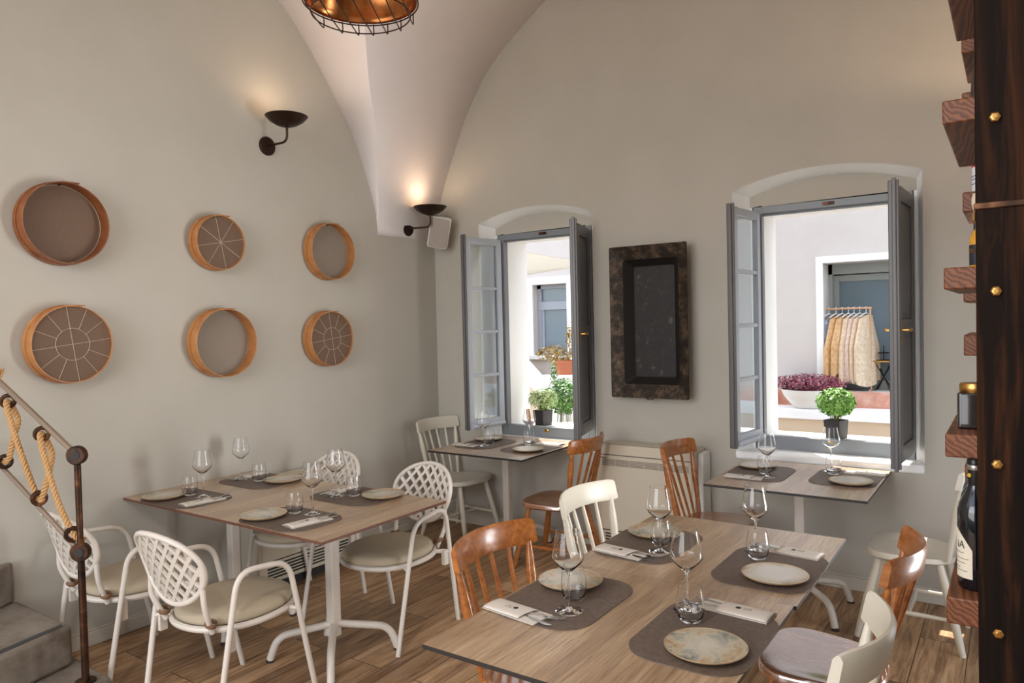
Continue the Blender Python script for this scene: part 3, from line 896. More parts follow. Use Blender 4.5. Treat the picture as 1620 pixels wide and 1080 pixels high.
# ------------------------------------------------------------------ place settings
ZT_ = 0.7502
def make_mat():
    mb = MB(); mb.prism(rrect(0.17, 0.235, 0.105, 10), 0, 0.003); return mb.build('placemat', 'mat', smooth=30)
def make_plate(mat):
    t = thing('dinner_plate', '', 'plate')
    mb = MB(); mb.lathe([(0.0, 0.007), (0.075, 0.0075), (0.098, 0.011), (0.1105, 0.0175)], 48); mb.build('glazed_top', mat, t, smooth=60)
    mb = MB(); mb.lathe([(0.0, 0.0), (0.06, 0.0), (0.085, 0.003), (0.103, 0.0095), (0.1125, 0.0165), (0.1125, 0.0185), (0.1105, 0.0187), (0.1105, 0.0175), (0.098, 0.0108), (0.0, 0.0068)], 48); mb.build('rim', 'plate_rim', t, smooth=40)
    return t
def make_wine():
    t = thing('wine_glass', '', 'wine glass')
    o_ = [(0.0001, 0.0), (0.0425, 0.0), (0.044, 0.0015), (0.034, 0.0035), (0.012, 0.008), (0.005, 0.018), (0.0036, 0.04), (0.0036, 0.108), (0.006, 0.122), (0.020, 0.134), (0.044, 0.157), (0.0508, 0.170), (0.0508, 0.177), (0.047, 0.20), (0.0415, 0.227), (0.0368, 0.254), (0.0365, 0.256)]
    i_ = [(0.0355, 0.256), (0.0358, 0.254), (0.0405, 0.227), (0.046, 0.20), (0.0498, 0.177), (0.0497, 0.171), (0.043, 0.1592), (0.0185, 0.1365), (0.0001, 0.127)]
    mb = MB(); mb.lathe(o_ + i_, 36); mb.build('glass_body', 'glass', t, smooth=60)
    return t
def make_tumbler():
    t = thing('tumbler', '', 'tumbler')
    o_ = [(0.0001, 0), (0.024, 0.0), (0.030, 0.004), (0.0385, 0.02), (0.0425, 0.045), (0.0415, 0.07), (0.0355, 0.103), (0.0352, 0.105)]
    i_ = [(0.0342, 0.105), (0.0345, 0.103), (0.0403, 0.07), (0.0411, 0.045), (0.037, 0.0215), (0.027, 0.010), (0.0001, 0.008)]
    mb = MB(); mb.lathe(o_ + i_, 36); mb.build('glass_body', 'glass', t, smooth=60)
    return t
def make_cutlery():
    """fork and knife, lying on +x, origin at the handle centre"""
    f = thing('fork', '', 'fork')
    mb = MB(); mb.tube(smooth_path([(-0.085, 0, 0.002), (-0.02, 0, 0.003), (0.035, 0, 0.006), (0.055, 0, 0.003)], 4), [0.0016] * 13, 8, sy=2.4, upv=(0, 0, 1))
    mb.build('handle', 'steel', f)
    h = MB()
    h.grid(lambda u, v: (0.052 + 0.028 * u, (v - .5) * (0.008 + 0.013 * math.sin(min(1, u * 1.3) * PI / 2)), 0.003 - 0.002 * math.sin(u * PI)), 6, 4)
    h.grid(lambda u, v: (0.052 + 0.028 * u, (v - .5) * (0.008 + 0.013 * math.sin(min(1, u * 1.3) * PI / 2)), 0.0015 - 0.002 * math.sin(u * PI)), 6, 4)
    for k in range(4):
        y = -0.0082 + k * 0.00547
        h.tube(smooth_path([(0.079, y, 0.0022), (0.10, y, 0.004), (0.124, y * 0.95, 0.009)], 3), [0.0015] * 6 + [0.0007], 6)
    h.build('tines', 'steel', f)
    kn = thing('knife', '', 'knife')
    mb = MB(); mb.tube([(-0.09, 0, 0.003), (-0.05, 0, 0.003), (0.02, 0, 0.003)], [0.0017, 0.0018, 0.0015], 8, sy=3.0, upv=(0, 0, 1)); mb.build('handle', 'steel', kn)
    mb = MB(); mb.prism([(0.018, -0.004), (0.05, -0.0095), (0.095, -0.0085), (0.12, 0.0035), (0.122, 0.006), (0.018, 0.005)], 0.002, 0.0034); mb.build('blade', 'steel', kn)
    return f, kn
def make_napkin():
    """pocket-folded paper napkin, long axis x, open end at +x"""
    t = thing('napkin', '', 'napkin')
    mb = MB()
    L, Wd = 0.108, 0.047
    mb.grid(lambda u, v: (-L + 2 * L * u, -Wd + 2 * Wd * v, 0.0016 + 0.003 * math.sin(v * PI)), 8, 8)
    mb.grid(lambda u, v: (-L + 2 * L * u, -Wd + 2 * Wd * v, 0.0), 8, 8)
    mb.tube([(-L, Wd, 0.0012), (L, Wd, 0.0012)], 0.0013, 6); mb.tube([(-L, -Wd, 0.0012), (L, -Wd, 0.0012)], 0.0013, 6)
    mb.build('lower_fold', 'napkin', t, smooth=60)
    mb = MB()
    mb.grid(lambda u, v: (-L + 0.001 + (1.45 * L) * u + 0.012 * u * (v - .5), -Wd + 0.002 + (2 * Wd - 0.004) * v, 0.0045 + 0.0060 * math.sin(v * PI) ** 0.5 + 0.001 * u), 10, 10)
    so = mb.build('pocket', 'napkin', t, smooth=60)
    md = so.modifiers.new('t', 'SOLIDIFY'); md.thickness = 0.0008
    q = MB(); q.lathe([(0.0001, 0.0), (0.0085, 0.0), (0.0085, 0.0004), (0.0001, 0.0004)], 20, (-0.005, 0.0, 0.0117)); q.build('round_seal', 'ink', t)
    q = MB()
    for k, yy in enumerate((-0.008, 0.002)):
        pts = [(-0.045 + 0.026 * i / 22, yy + 0.0045 * math.sin(i * 1.35 + k) * (0.5 + 0.5 * math.sin(i * .7)), 0.0114) for i in range(23)]
        q.tube(pts, 0.0005, 4)
    q.build('script_print', 'grille', t)
    return t
P0 = dict(mat=make_mat(), plate=make_plate('plate'), pale=make_plate('plate_pale'), wine=make_wine(), tumbler=make_tumbler(), napkin=make_napkin())
P0['fork'], P0['knife'] = make_cutlery()
tag(P0['mat'], 'x', 'placemat')
used = set()
GRP = dict(mat='brown placemats', plate='dinner plates', pale='dinner plates', wine='wine glasses', tumbler='stemless tumblers', napkin='paper napkin pockets', fork='forks in the napkins', knife='knives in the napkins')
def put(kind, x, y, z, rz, label):
    o = P0[kind]
    if kind in used:
        o = dup(o, (x, y, z), rz, label, GRP[kind])
    else:
        used.add(kind); o.location = (x, y, z); o.rotation_euler = (0, 0, rz); o['label'] = label; o['group'] = GRP[kind]
    return o
ZM = ZT_ + 0.0032
WHO = [
 # where, mat(x,y,rz), plate, wine, tumbler, napkin(x,y,rz), plate kind
 ('at the near left place of the foreground table', (2.84, -2.705, 0), (2.786, -2.58), (2.905, -2.795), (2.872, -2.705), (2.768, -2.885, R(-8)), 'plate'),
 ('at the near right place of the foreground table', (3.325, -2.735, R(180)), (3.363, -2.84), (3.218, -2.600), (3.256, -2.672), (3.350, -2.525, R(176)), 'plate'),
 ('at the far left place of the foreground tables', (2.835, -2.02, 0), (2.80, -1.89), (2.915, -2.10), (2.885, -2.022), (2.79, -2.185, R(-8)), 'plate'),
 ('at the far right place of the foreground tables', (3.33, -2.07, R(180)), (3.372, -2.17), (3.232, -1.915), (3.262, -1.992), (3.355, -1.855, R(174)), 'pale'),
 ('at the near wall-side place of the wall tables', (0.345, -2.53, R(90)), (0.222, -2.585), (0.396, -2.460), (0.292, -2.475), (0.505, -2.535, R(82)), 'plate'),
 ('at the near right place of the wall tables', (1.20, -2.515, R(90)), (1.06, -2.565), (1.225, -2.400), (1.135, -2.437), (1.335, -2.52, R(80)), 'plate'),
 ('at the far wall-side place of the wall tables', (0.32, -2.04, R(-90)), (0.462, -1.98), (0.19, -2.075), (0.325, -2.05), (0.155, -1.995, R(-88)), 'plate'),
 ('at the far right place of the wall tables', (1.13, -2.03, R(-90)), (1.278, -1.97), (1.045, -2.088), (1.125, -2.035), (0.965, -1.985, R(-84)), 'plate'),
 ('on the left side of the left window table', (0.745, -0.335, 0), (0.665, -0.19), (0.79, -0.415), (0.765, -0.315), (0.66, -0.47, 0), 'pale'),
 ('on the right side of the left window table', (1.165, -0.33, R(180)), (1.21, -0.45), (1.03, -0.155), (1.075, -0.235), (1.20, -0.14, R(180)), 'pale'),
 ('on the left side of the right window table', (2.83, -0.44, 0), (2.775, -0.29), (2.905, -0.555), (2.865, -0.455), (2.79, -0.61, 0), 'pale'),
 ('on the right side of the right window table', (3.285, -0.36, R(180)), (3.331, -0.489), (3.175, -0.20), (3.205, -0.29), (3.36, -0.19, R(180)), 'pale')]
for wh, mt_, pl, wi, tu, na, pk in WHO:
    put('mat', mt_[0], mt_[1], ZT_, mt_[2], 'brown rounded placemat ' + wh)
    desc = 'white plate with sandy rim ' if pk == 'pale' else 'mottled grey-green and ochre plate '
    put(pk, pl[0], pl[1], ZM, random.uniform(0, 6), desc + wh)
    put('wine', wi[0], wi[1], ZM, 0, 'tall angular wine glass ' + wh)
    put('tumbler', tu[0], tu[1], ZM, 0, 'stemless glass tumbler ' + wh)
    put('napkin', na[0], na[1], ZM, na[2], 'folded white napkin pocket with round seal ' + wh)
    c, s_ = math.cos(na[2]), math.sin(na[2])
    if wh.startswith(('at the near', 'at the far')):
        sg = 1
        put('fork', na[0] + 0.045 * c - 0.006 * s_, na[1] + 0.045 * s_ + 0.006 * c, ZM + 0.0035, na[2] + R(14), 'steel fork sticking out of the napkin ' + wh)
        put('knife', na[0] + 0.035 * c + 0.012 * s_, na[1] + 0.035 * s_ - 0.012 * c, ZM + 0.0025, na[2] - R(5), 'steel knife sticking out of the napkin ' + wh)
for k in ('fork', 'knife'): pass

# ------------------------------------------------------------------ sieves on the left wall
def sieve(y, z, r, depth, mesh_front, nspoke, ring, wood, gz, label, tilt=(0, 0), base_r=None, collar=True):
    t = thing('round_sieve', label, 'sieve', (0.0, y, z), group='round wooden sieves on the wall')
    t.rotation_euler = (0, 0, 0)
    def cyl(mb, ro, ri, x0, x1, seg=56):
        vs = []; fs = []
        for (rr, x) in ((ro, x0), (ro, x1), (ri, x1), (ri, x0)):
            for k in range(seg):
                a = 2 * PI * k / seg; vs.append((x, rr * math.cos(a), rr * math.sin(a)))
        for j in range(4):
            j2 = (j + 1) % 4
            for k in range(seg):
                k2 = (k + 1) % seg; fs.append((j * seg + k, j * seg + k2, j2 * seg + k2, j2 * seg + k))
        mb.add(vs, fs)
    x0 = 0.012
    mb = MB(); cyl(mb, r, r - 0.005, x0, x0 + depth)
    hoop = mb.build('hoop', wood, t, smooth=30, bevel=0.001)
    if collar:
        cb_ = MB()
        if mesh_front: cyl(cb_, r + 0.005, r, x0 + 0.0, x0 + depth * 0.42)
        else: cyl(cb_, r + 0.005, r, x0 + 0.0, x0 + depth * 0.35)
        cb_.box(x0 + 0.02, x0 + depth * .9, -0.012 , 0.07, r - 0.001, r + 0.004)
        cb_.build('outer_band', wood, t, smooth=30)
    gx = x0 + depth - 0.012 if mesh_front else x0 + 0.012
    g = MB(); g.add([(gx, (r - 0.005) * math.cos(2 * PI * k / 56), (r - 0.005) * math.sin(2 * PI * k / 56)) for k in range(56)], [tuple(range(56))])
    g.build('gauze', gz, t, smooth=0)
    w = MB()
    if nspoke:
        wx = gx + 0.003
        for k in range(nspoke):
            a = 2 * PI * (k + 0.25) / nspoke
            r0 = ring if (ring and k % 3) else 0.0
            w.tube([(wx, r0 * math.cos(a), r0 * math.sin(a)), (wx, (r - 0.006) * math.cos(a), (r - 0.006) * math.sin(a))], 0.0014, 5)
        if ring: w.tube([(wx, ring * math.cos(2 * PI * k / 40), ring * math.sin(2 * PI * k / 40)) for k in range(40)], 0.0014, 5, closed=True)
        w.lathe([(0.0001, 0), (0.006, 0), (0.0001, 0.003)], 8, (0, 0, 0)) if False else None
        w.build('wires', 'wire', t)
    else:
        w.tube([(gx + 0.002, (r - 0.008) * math.cos(2 * PI * k / 56), (r - 0.008) * math.sin(2 * PI * k / 56)) for k in range(56)], 0.0016, 5, closed=True)
        w.build('mesh_ring', 'wire', t)
    nl = MB()
    nl.tube([(0.0, 0, r - 0.008), (0.045, 0, r - 0.008)], 0.003, 8); nl.lathe([(0.0001, 0), (0.007, 0), (0.007, 0.002), (0.0001, 0.002)], 8, (0.045, 0, r - 0.009))
    nl.build('nail', 'bronze', t)
    return t
sieve(-2.975, 2.228, 0.208, 0.098, False, 0, 0, 'sieve_wood_dark', 'gauze', 'largest dark wooden sieve, open side out, top left on the wall', )
sieve(-2.095, 2.198, 0.165, 0.085, True, 8, 0, 'sieve_wood', 'gauze', 'small sieve with eight star wires, in the middle of the top row')
sieve(-1.205, 2.204, 0.198, 0.085, False, 0, 0, 'sieve_wood', 'gauze_light', 'pale open sieve with fine gauze, top right of the six')
sieve(-2.968, 1.610, 0.198, 0.095, True, 12, 0.082, 'sieve_wood', 'gauze', 'sieve with radial wires and inner ring, bottom left of the six')
sieve(-2.085, 1.586, 0.208, 0.10, False, 0, 0, 'sieve_wood', 'gauze_light', 'pale open sieve with fine gauze, middle of the bottom row')
sieve(-1.240, 1.585, 0.192, 0.088, True, 12, 0.078, 'sieve_wood', 'gauze', 'small sieve with radial wires and inner ring, bottom right of the six')

# ------------------------------------------------------------------ sconces
def sconce(y, z, yb, label, energy):
    t = thing('wall_sconce', label, 'wall lamp', (0, y, z), group='dark bronze uplight sconces')
    mb = MB(); mb.X = Matrix.Rotation(PI / 2, 4, 'Y'); mb.lathe([(0.0001, 0), (0.062, 0), (0.062, 0.008), (0.054, 0.015), (0.0001, 0.018)], 32)
    mb.build('wall_plate', 'bronze', t)
    d = yb - y
    path = fillet([(0.01, 0, 0), (0.2, d, 0.0), (0.2, d, 0.10)], 0.05, 8)
    mb = MB(); mb.tube(path, 0.0075, 12); mb.build('arm', 'bronze', t)
    mb = MB(); o_ = [(0.0001, 0.092), (0.03, 0.094), (0.07, 0.108), (0.105, 0.13), (0.132, 0.158), (0.135, 0.162)]
    i_ = [(0.132, 0.162), (0.103, 0.135), (0.068, 0.113), (0.028, 0.099), (0.0001, 0.097)]
    mb.lathe(o_ + i_, 40, (0.2, d, 0)); mb.build('bowl', 'bronze', t, smooth=60)
    mb = MB(); mb.tube([(0.2, d - 0.045, 0.138), (0.2, d + 0.045, 0.138)], 0.011, 12); mb.build('bulb', 'bulb', t)
    lt = light('sconce_light', 'SPOT', (0.2, d, 0.168), energy, (1.0, 0.72, 0.50), (0, 0, 1), spot_size=R(168), spot_blend=0.6, shadow_soft_size=0.11)
    lt.parent = t
    return t
sconce(-1.672, 2.873, -1.665, 'dark bronze bowl sconce on the left wall above the sieves', 4.6)
sconce(-0.33, 2.455, -0.275, 'dark bronze bowl sconce on the white pier beside the corner speaker', 3.4)
sconce(-4.35, 2.873, -4.345, 'unseen dark bronze bowl sconce added on the left wall to brighten the ceiling', 9)  # extra lamp out of view, put in to lift the vault's brightness
s3 = thing('wall_sconce', 'dark bronze bowl sconce on the right wall, hidden behind the timber post', 'wall lamp', (XR, -0.75, 2.45), group='dark bronze uplight sconces')
mb = MB(); mb.lathe([(0.0001, 0.092), (0.07, 0.108), (0.135, 0.162), (0.132, 0.162), (0.068, 0.113), (0.0001, 0.097)], 32, (-0.2, 0, 0)); mb.build('bowl', 'bronze', s3)
mb = MB(); mb.tube(fillet([(-0.005, 0, 0), (-0.2, 0, 0), (-0.2, 0, 0.1)], 0.05, 6), 0.0075, 10); mb.build('arm', 'bronze', s3)
mb = MB(); mb.X = Matrix.Rotation(-PI / 2, 4, 'Y'); mb.lathe([(0.0001, 0), (0.062, 0), (0.054, 0.015), (0.0001, 0.018)], 24); mb.build('wall_plate', 'bronze', s3)
lt = light('sconce_light', 'SPOT', (-0.2, 0, 0.168), 20, (1.0, 0.70, 0.46), (0, 0, 1), spot_size=R(160), spot_blend=0.25, shadow_soft_size=0.05); lt.parent = s3

# ------------------------------------------------------------------ speaker in the corner
t = thing('wall_speaker', 'small white loudspeaker tilted down in the corner beside the sconce', 'speaker', (0.185, -0.15, 2.425))
t.rotation_euler = (Matrix.Rotation(R(-28), 3, 'Z') @ Matrix.Rotation(R(-16), 3, 'Y') @ Matrix.Rotation(R(-14), 3, 'X')).to_euler()
t.rotation_euler = (R(14), R(11), R(38))
t.scale = (1.12, 1.12, 1.12)
mb = MB(); mb.X = Matrix.Rotation(PI / 2, 4, 'X')
mb.prism(rrect(0.075, 0.115, 0.022), -0.04, 0.05); mb.build('cabinet', 'ac_white', t, bevel=0.012, bseg=3)
mb = MB(); mb.X = Matrix.Rotation(PI / 2, 4, 'X'); mb.prism(rrect(0.066, 0.106, 0.018), 0.05, 0.056); mb.build('grille', 'speaker_cloth', t, bevel=0.004)
mb = MB(); mb.tube([(0, 0.03, 0), (-0.0, 0.15, 0.02)], 0.012, 8); mb.build('bracket', 'ac_white', t)

# ------------------------------------------------------------------ pendant lamp
PL = Vector((2.25, -2.98, 2.765))
t = thing('pendant_lamp', 'round copper pendant lamp with wire cage, cut off by the top of the photo', 'pendant lamp', PL)
o_ = [(0.203, 0.0), (0.205, 0.012), (0.195, 0.028), (0.178, 0.045), (0.165, 0.075), (0.14, 0.12), (0.10, 0.155), (0.05, 0.175), (0.035, 0.18)]
i_ = [(0.033, 0.174), (0.048, 0.169), (0.097, 0.149), (0.136, 0.115), (0.160, 0.072), (0.173, 0.042), (0.188, 0.024), (0.199, 0.01), (0.199, 0.0)]
mb = MB(); mb.lathe(o_ + i_, 56, closed=True); mb.build('shade', 'copper', t, smooth=50)
mb = MB(); mb.lathe([(0.036, 0.175), (0.04, 0.20), (0.034, 0.26), (0.015, 0.28), (0.0001, 0.282)], 28); mb.lathe([(0.0001, 0.165), (0.036, 0.165), (0.036, 0.175)], 28); mb.build('lamp_holder', 'copper', t)
mb = MB(); mb.tube([(0, 0, 0.28), (0, 0, 1.80)], 0.004, 8); mb.build('cable', 'foil', t)
mb = MB(); mb.lathe([(0.0001, 0.045), (0.02, 0.052), (0.033, 0.075), (0.033, 0.10), (0.02, 0.135), (0.015, 0.16)], 24); mb.build('bulb', 'salt_white', t)
mb = MB()
mb.tube([(0.207 * math.cos(a), 0.207 * math.sin(a), -0.004) for a in [2 * PI * i / 60 for i in range(60)]], 0.0028, 6, closed=True)
mb.tube([(0.178 * math.cos(a), 0.178 * math.sin(a), -0.047) for a in [2 * PI * i / 60 for i in range(60)]], 0.0026, 6, closed=True)
cd = Vector((-0.54, 0.84, 0)).normalized(); cp = Vector((cd.y, -cd.x, 0))
for k in range(-3, 4):
    off_ = k * 0.057; h = math.sqrt(0.207 ** 2 - off_ ** 2); o0 = cp * off_
    pts = fillet([o0 - cd * h, o0 - cd * (h + 0.004) + Vector((0, 0, -0.046)), o0 + Vector((0, 0, -0.052)), o0 + cd * (h + 0.006) + Vector((0, 0, -0.046)), o0 + cd * h], 0.024, 6)
    mb.tube(pts, 0.0023, 6)
mb.build('wire_cage', 'bronze', t)
t.scale = (0.93, 0.93, 0.93)
t['group'] = 'copper cage pendant lamps'
# unseen twin behind the camera, added to brighten the tables
t2_ = dup(t, (3.05, -5.0, 2.95), 0, 'round copper pendant lamp with wire cage, added out of view behind the viewpoint as fill light')
lt = light('pendant_fill_light', 'AREA', (0, 0, 0.03), 40, (1.0, 0.97, 0.93), (0.0, 0.28, -1), shape='DISK', size=0.36)
lt.parent = t2_

# ------------------------------------------------------------------ metal trough on the back wall
t = thing('metal_trough', 'blackened rectangular metal trough hung between the two windows', 'trough', (2.0, -0.002, 1.652))
mb = MB()
def rect_loop(x0, x1, z0, z1, y, r=0.03, n=4):
    pts = rrect((x1 - x0) / 2, (z1 - z0) / 2, r, n); cx_, cz_ = (x0 + x1) / 2, (z0 + z1) / 2
    return [(cx_ + a, y, cz_ + b) for a, b in pts]
def loft(mb, loops, mi=0, cap=False):
    n = len(loops[0]); vs = [p for L in loops for p in L]; fs = []
    for j in range(len(loops) - 1):
        for i in range(n): fs.append((j * n + i, j * n + (i + 1) % n, (j + 1) * n + (i + 1) % n, (j + 1) * n + i))
    if cap: fs.append(tuple((len(loops) - 1) * n + i for i in range(n)))
    mb.add(vs, fs, mi)
loft(mb, [rect_loop(-.20, .20, -.42, .42, -0.004), rect_loop(-.287, .287, -.527, .527, -0.120, .012), rect_loop(-.285, .285, -.525, .525, -0.124, .012), rect_loop(-.278, .278, -.518, .518, -0.120, .012), rect_loop(-.205, .205, -.435, .435, -0.075, .02)], 0)
mb.build('sloped_rim', 'trough_rim', t, smooth=25)
mb = MB(); loft(mb, [rect_loop(-.205, .205, -.435, .435, -0.075, .02), rect_loop(-.152, .152, -.39, .39, -0.010, .02)], 0); mb.build('inner_wall', 'trough_dark', t, smooth=25)
mb = MB(); loft(mb, [rect_loop(-.152, .152, -.39, .39, -0.010, .02), rect_loop(-.145, .145, -.383, .383, -0.012, .02)], 0, cap=True); mb.build('bottom_plate', 'trough_bottom', t, smooth=0)
mb = MB(); mb.box(-0.02, 0.02, -0.122, -0.10, -0.537, -0.523); mb.build('lug', 'trough_rim', t)

# ------------------------------------------------------------------ convectors
def convector(loc, rz, w, h, d, label):
    t = thing('wall_convector', label, 'heater', loc, rz, group='low cream wall convectors')
    # local: x along the wall, front at -y, back at 0
    mb = MB(); mb.box(-w / 2, w / 2, -d, 0, 0.06, h - 0.02); mb.box(-w / 2 + 0.0, w / 2, -d + 0.0, 0, h - 0.02, h)
    mb.box(-w / 2 + .02, w / 2 - .02, -d - 0.006, -d, 0.20, h - 0.155)
    mb.build('casing', 'ac', t, bevel=0.006)
    mb = MB(); mb.box(-w / 2 + .03, w / 2 - .03, -d + .03, -d + .15, h, h + 0.004); mb.build('top_flap', 'ac', t, bevel=0.001)
    mb = MB(); mb.box(-w / 2 + .0, w / 2, -d - 0.0015, -d, h - 0.075, h - 0.070); mb.box(-w / 2 + .02, w / 2 - .02, -d - 0.003, -d, 0.193, 0.199)
    mb.box(-w / 2 + .028, w / 2 - .028, -d + .026, -d + .03, h - 0.001, h + 0.001)
    mb.build('seam', 'slot', t)
    n = 6
    mb = MB()
    for k in range(n):
        a = -w / 2 + 0.04 + (w - 0.08) * k / n
        for j in range(5):
            mb.box(a + 0.002, a + (w - 0.08) / n - 0.002, -d - 0.0022, -d, h - 0.148 + j * 0.0095, h - 0.148 + j * 0.0095 + 0.0068)
    mb.build('intake_grille', 'grille', t)
    mb = MB()
    for j in range(5): mb.box(-w / 2 + 0.06, w / 2 - 0.06, -d - 0.0015, -d, 0.085 + j * 0.020, 0.085 + j * 0.020 + 0.011)
    mb.build('outlet_louvre', 'slot', t)
    mb = MB(); mb.box(-w / 2 + .03, -w / 2 + .075, -d - 0.0012, -d, h - 0.098, h - 0.092); mb.build('maker_mark', 'slot', t)
    mb = MB(); mb.box(-w / 2 + .02, w / 2 - .02, -d + .02, 0, 0, 0.06); mb.build('plinth', 'slot', t)
    return t
c1 = convector((1.985, -0.016, 0), 0, 0.72, 0.80, 0.185, 'cream wall convector between the window tables below the metal trough')
mb = MB(); mb.box(0.36, 0.40, -0.14, 0, 0.06, 0.78); mb.build('side_cover', 'ac_white', c1, bevel=0.006)
convector((0.016, -1.55, 0), PI / 2, 0.86, 0.70, 0.185, 'cream wall convector on the left wall under and behind the wall tables')

# ------------------------------------------------------------------ cement steps
t = thing('stone_steps', 'worn grey cement steps at the bottom left corner', 'stairs', (0.3, -3.6, 0))
def wpoly(pts, z0, z1, name, mi='cement', bev=0.02):
    mb = MB(); mb.prism([(x - 0.3, y + 3.6) for x, y in pts], z0, z1); return mb.build(name, mi, t, bevel=bev, bseg=3)
wpoly([(0.016, -3.17), (0.86, -3.20), (0.98, -3.62), (1.05, -4.3), (0.016, -4.3)], 0, 0.18, 'step')
wpoly([(0.016, -3.235), (0.585, -3.235), (0.665, -3.55), (0.86, -4.3), (0.016, -4.3)], 0.18, 0.36, 'step')
wpoly([(0.016, -3.25), (0.05, -3.262), (0.30, -3.75), (0.50, -4.3), (0.016, -4.3)], 0.36, 0.56, 'step')
wpoly([(0.535, -3.26), (0.568, -3.268), (0.65, -3.58), (0.80, -4.15), (0.77, -4.16), (0.617, -3.59)], 0.3605, 0.3625, 'grip_strip', 'grip', 0)

# ------------------------------------------------------------------ handrail with rope
t = thing('iron_handrail', 'rusty iron stair handrail with two bars and ring joints at bottom left', 'handrail', (0.80, -3.285, 0.18))
def joint(mb, c, r=0.040, hole=0.0):
    n = rt * 0 + Vector((math.sin(0.5), -math.cos(0.5), 0))
    n = Vector((0.62, -0.78, 0.0)).normalized()
    mb.tube([Vector(c) - n * 0.016, Vector(c) - n * 0.012, Vector(c) + n * 0.012, Vector(c) + n * 0.016], [r * .9, r, r, r * .9], 24)
    mb.tube([Vector(c) + n * 0.016, Vector(c) + n * 0.0185], [r * 0.45, r * 0.45], 16, mi=1)
ZU, ZL = 0.970, 0.558
mb = MB(); mb.tube([(0, 0, 0), (0, 0, 0.45), (0, 0, 0.62), (0, 0, 0.93)], [0.0150, 0.0150, 0.0125, 0.0135], 14); mb.lathe([(0.0001, 0), (0.04, 0), (0.04, 0.008), (0.0001, 0.008)], 20) 
mb.build('post', 'rust', t)
mb = MB(); joint(mb, (0, 0, ZU)); mb.build('ring_joint', ['rust', 'slot'], t)
mb = MB(); joint(mb, (0, 0, ZL)); mb.build('ring_joint', ['rust', 'slot'], t)
def railp(z, s_): return Vector((0, 0, z)) + Vector((-0.60, -0.060, 0.307 if z > 0.9 else 0.319)) * s_
mb = MB(); mb.tube([railp(ZU, 0.05), railp(ZU, 1.32)], 0.0125, 14); mb.build('rail_bar', 'iron_bar', t)
mb = MB(); mb.tube([railp(ZL, 0.05), railp(ZL, 1.32)], 0.0105, 14); mb.build('rail_bar', 'iron_bar', t)
rp = MB()
def eye(c):
    mb = MB(); n = Vector((0.95, -0.35, 0.0)).normalized()
    a = n.cross(Vector((0, 0, 1))).normalized(); b = n.cross(a)
    pts = [Vector(c) + (a * math.cos(2 * PI * i / 24) + b * math.sin(2 * PI * i / 24)) * 0.026 for i in range(24)]
    mb.tube(pts, 0.0085, 8, closed=True); mb.tube([p + n * 0.012 for p in pts], 0.0085, 8, closed=True)
    mb.build('eyelet', 'rust', t); return Vector(c)
ups = [railp(ZU, s_) - Vector((0, 0, 0.054)) for s_ in (0.43, 0.87)]
los = [railp(ZL, s_) + Vector((0, 0, 0.042)) for s_ in (0.09, 0.50, 0.95)]
for c in ups + los: eye(c)
def rope_mesh(path, r=0.0125, name='strand'):
    """three-strand twisted rope"""
    P = smooth_path(path, 26)
    L = 0; T = [0]
    for a, b in zip(P, P[1:]): L += (b - a).length; T.append(L)
    mb = MB()
    for k in range(3):
        pts = []
        for i, p in enumerate(P):
            a = P[max(i - 1, 0)]; b = P[min(i + 1, len(P) - 1)]; tt = (b - a).normalized()
            u = tt.cross(Vector((0.62, -0.78, 0.05))).normalized(); w = tt.cross(u)
            an = T[i] * 2 * PI / 0.055 + 2 * PI * k / 3
            pts.append(p + (u * math.cos(an) + w * math.sin(an)) * r * 0.60)
        mb.tube(pts, r * 0.50, 7)
    return mb
off = Vector((0.02, -0.02, 0))
path = [los[0] + Vector((0.035, 0.03, -0.03)), los[0] + Vector((0.012, 0.0, 0)), los[0].lerp(ups[0], .35) + off * .8 + Vector((-.015, 0, -.01)), ups[0].lerp(los[0], .12) + off + Vector((-.005, 0, 0)), ups[0] + Vector((0, 0, 0.0)), ups[0] - off + Vector((.012, .02, -.09)), ups[0].lerp(los[1], .5) - off * .3 + Vector((.04, .015, -.02)), los[1] + Vector((.018, .008, .01)),
        los[1] + Vector((-0.005, 0, -0.004)), los[1].lerp(ups[1], .35) + off, ups[1].lerp(los[1], .12) + off, ups[1], ups[1] - off + Vector((.012, .02, -.09)), ups[1].lerp(los[2], .5) + Vector((.04, .015, -.02)), los[2] + Vector((.018, .008, .01)), los[2] + Vector((-.02, -.01, -.0))]
mb = rope_mesh(path)
ro = mb.build('rope', 'rope', None, loc=t.location, smooth=80)
tag(ro, 'thick twisted jute rope looped between the two handrail bars', 'rope')
mb = MB()
kx = railp(ZU, 0.975)
for k in range(26):
    a = random.uniform(0, 2 * PI); e = random.uniform(0.1, 1)
    d = Vector((0.025 * math.cos(a) * e + .02, 0.02 * math.sin(a) * e, 0.035 + 0.02 * random.random()))
    mb.tube([kx + Vector((0.0, 0, 0.012)), kx + Vector((0, 0, 0.012)) + d], [0.005, 0.0015], 5)
o = mb.build('rope_knot', 'rope', None, loc=t.location); tag(o, 'frayed jute rope end on top of the upper handrail at the left edge', 'rope')

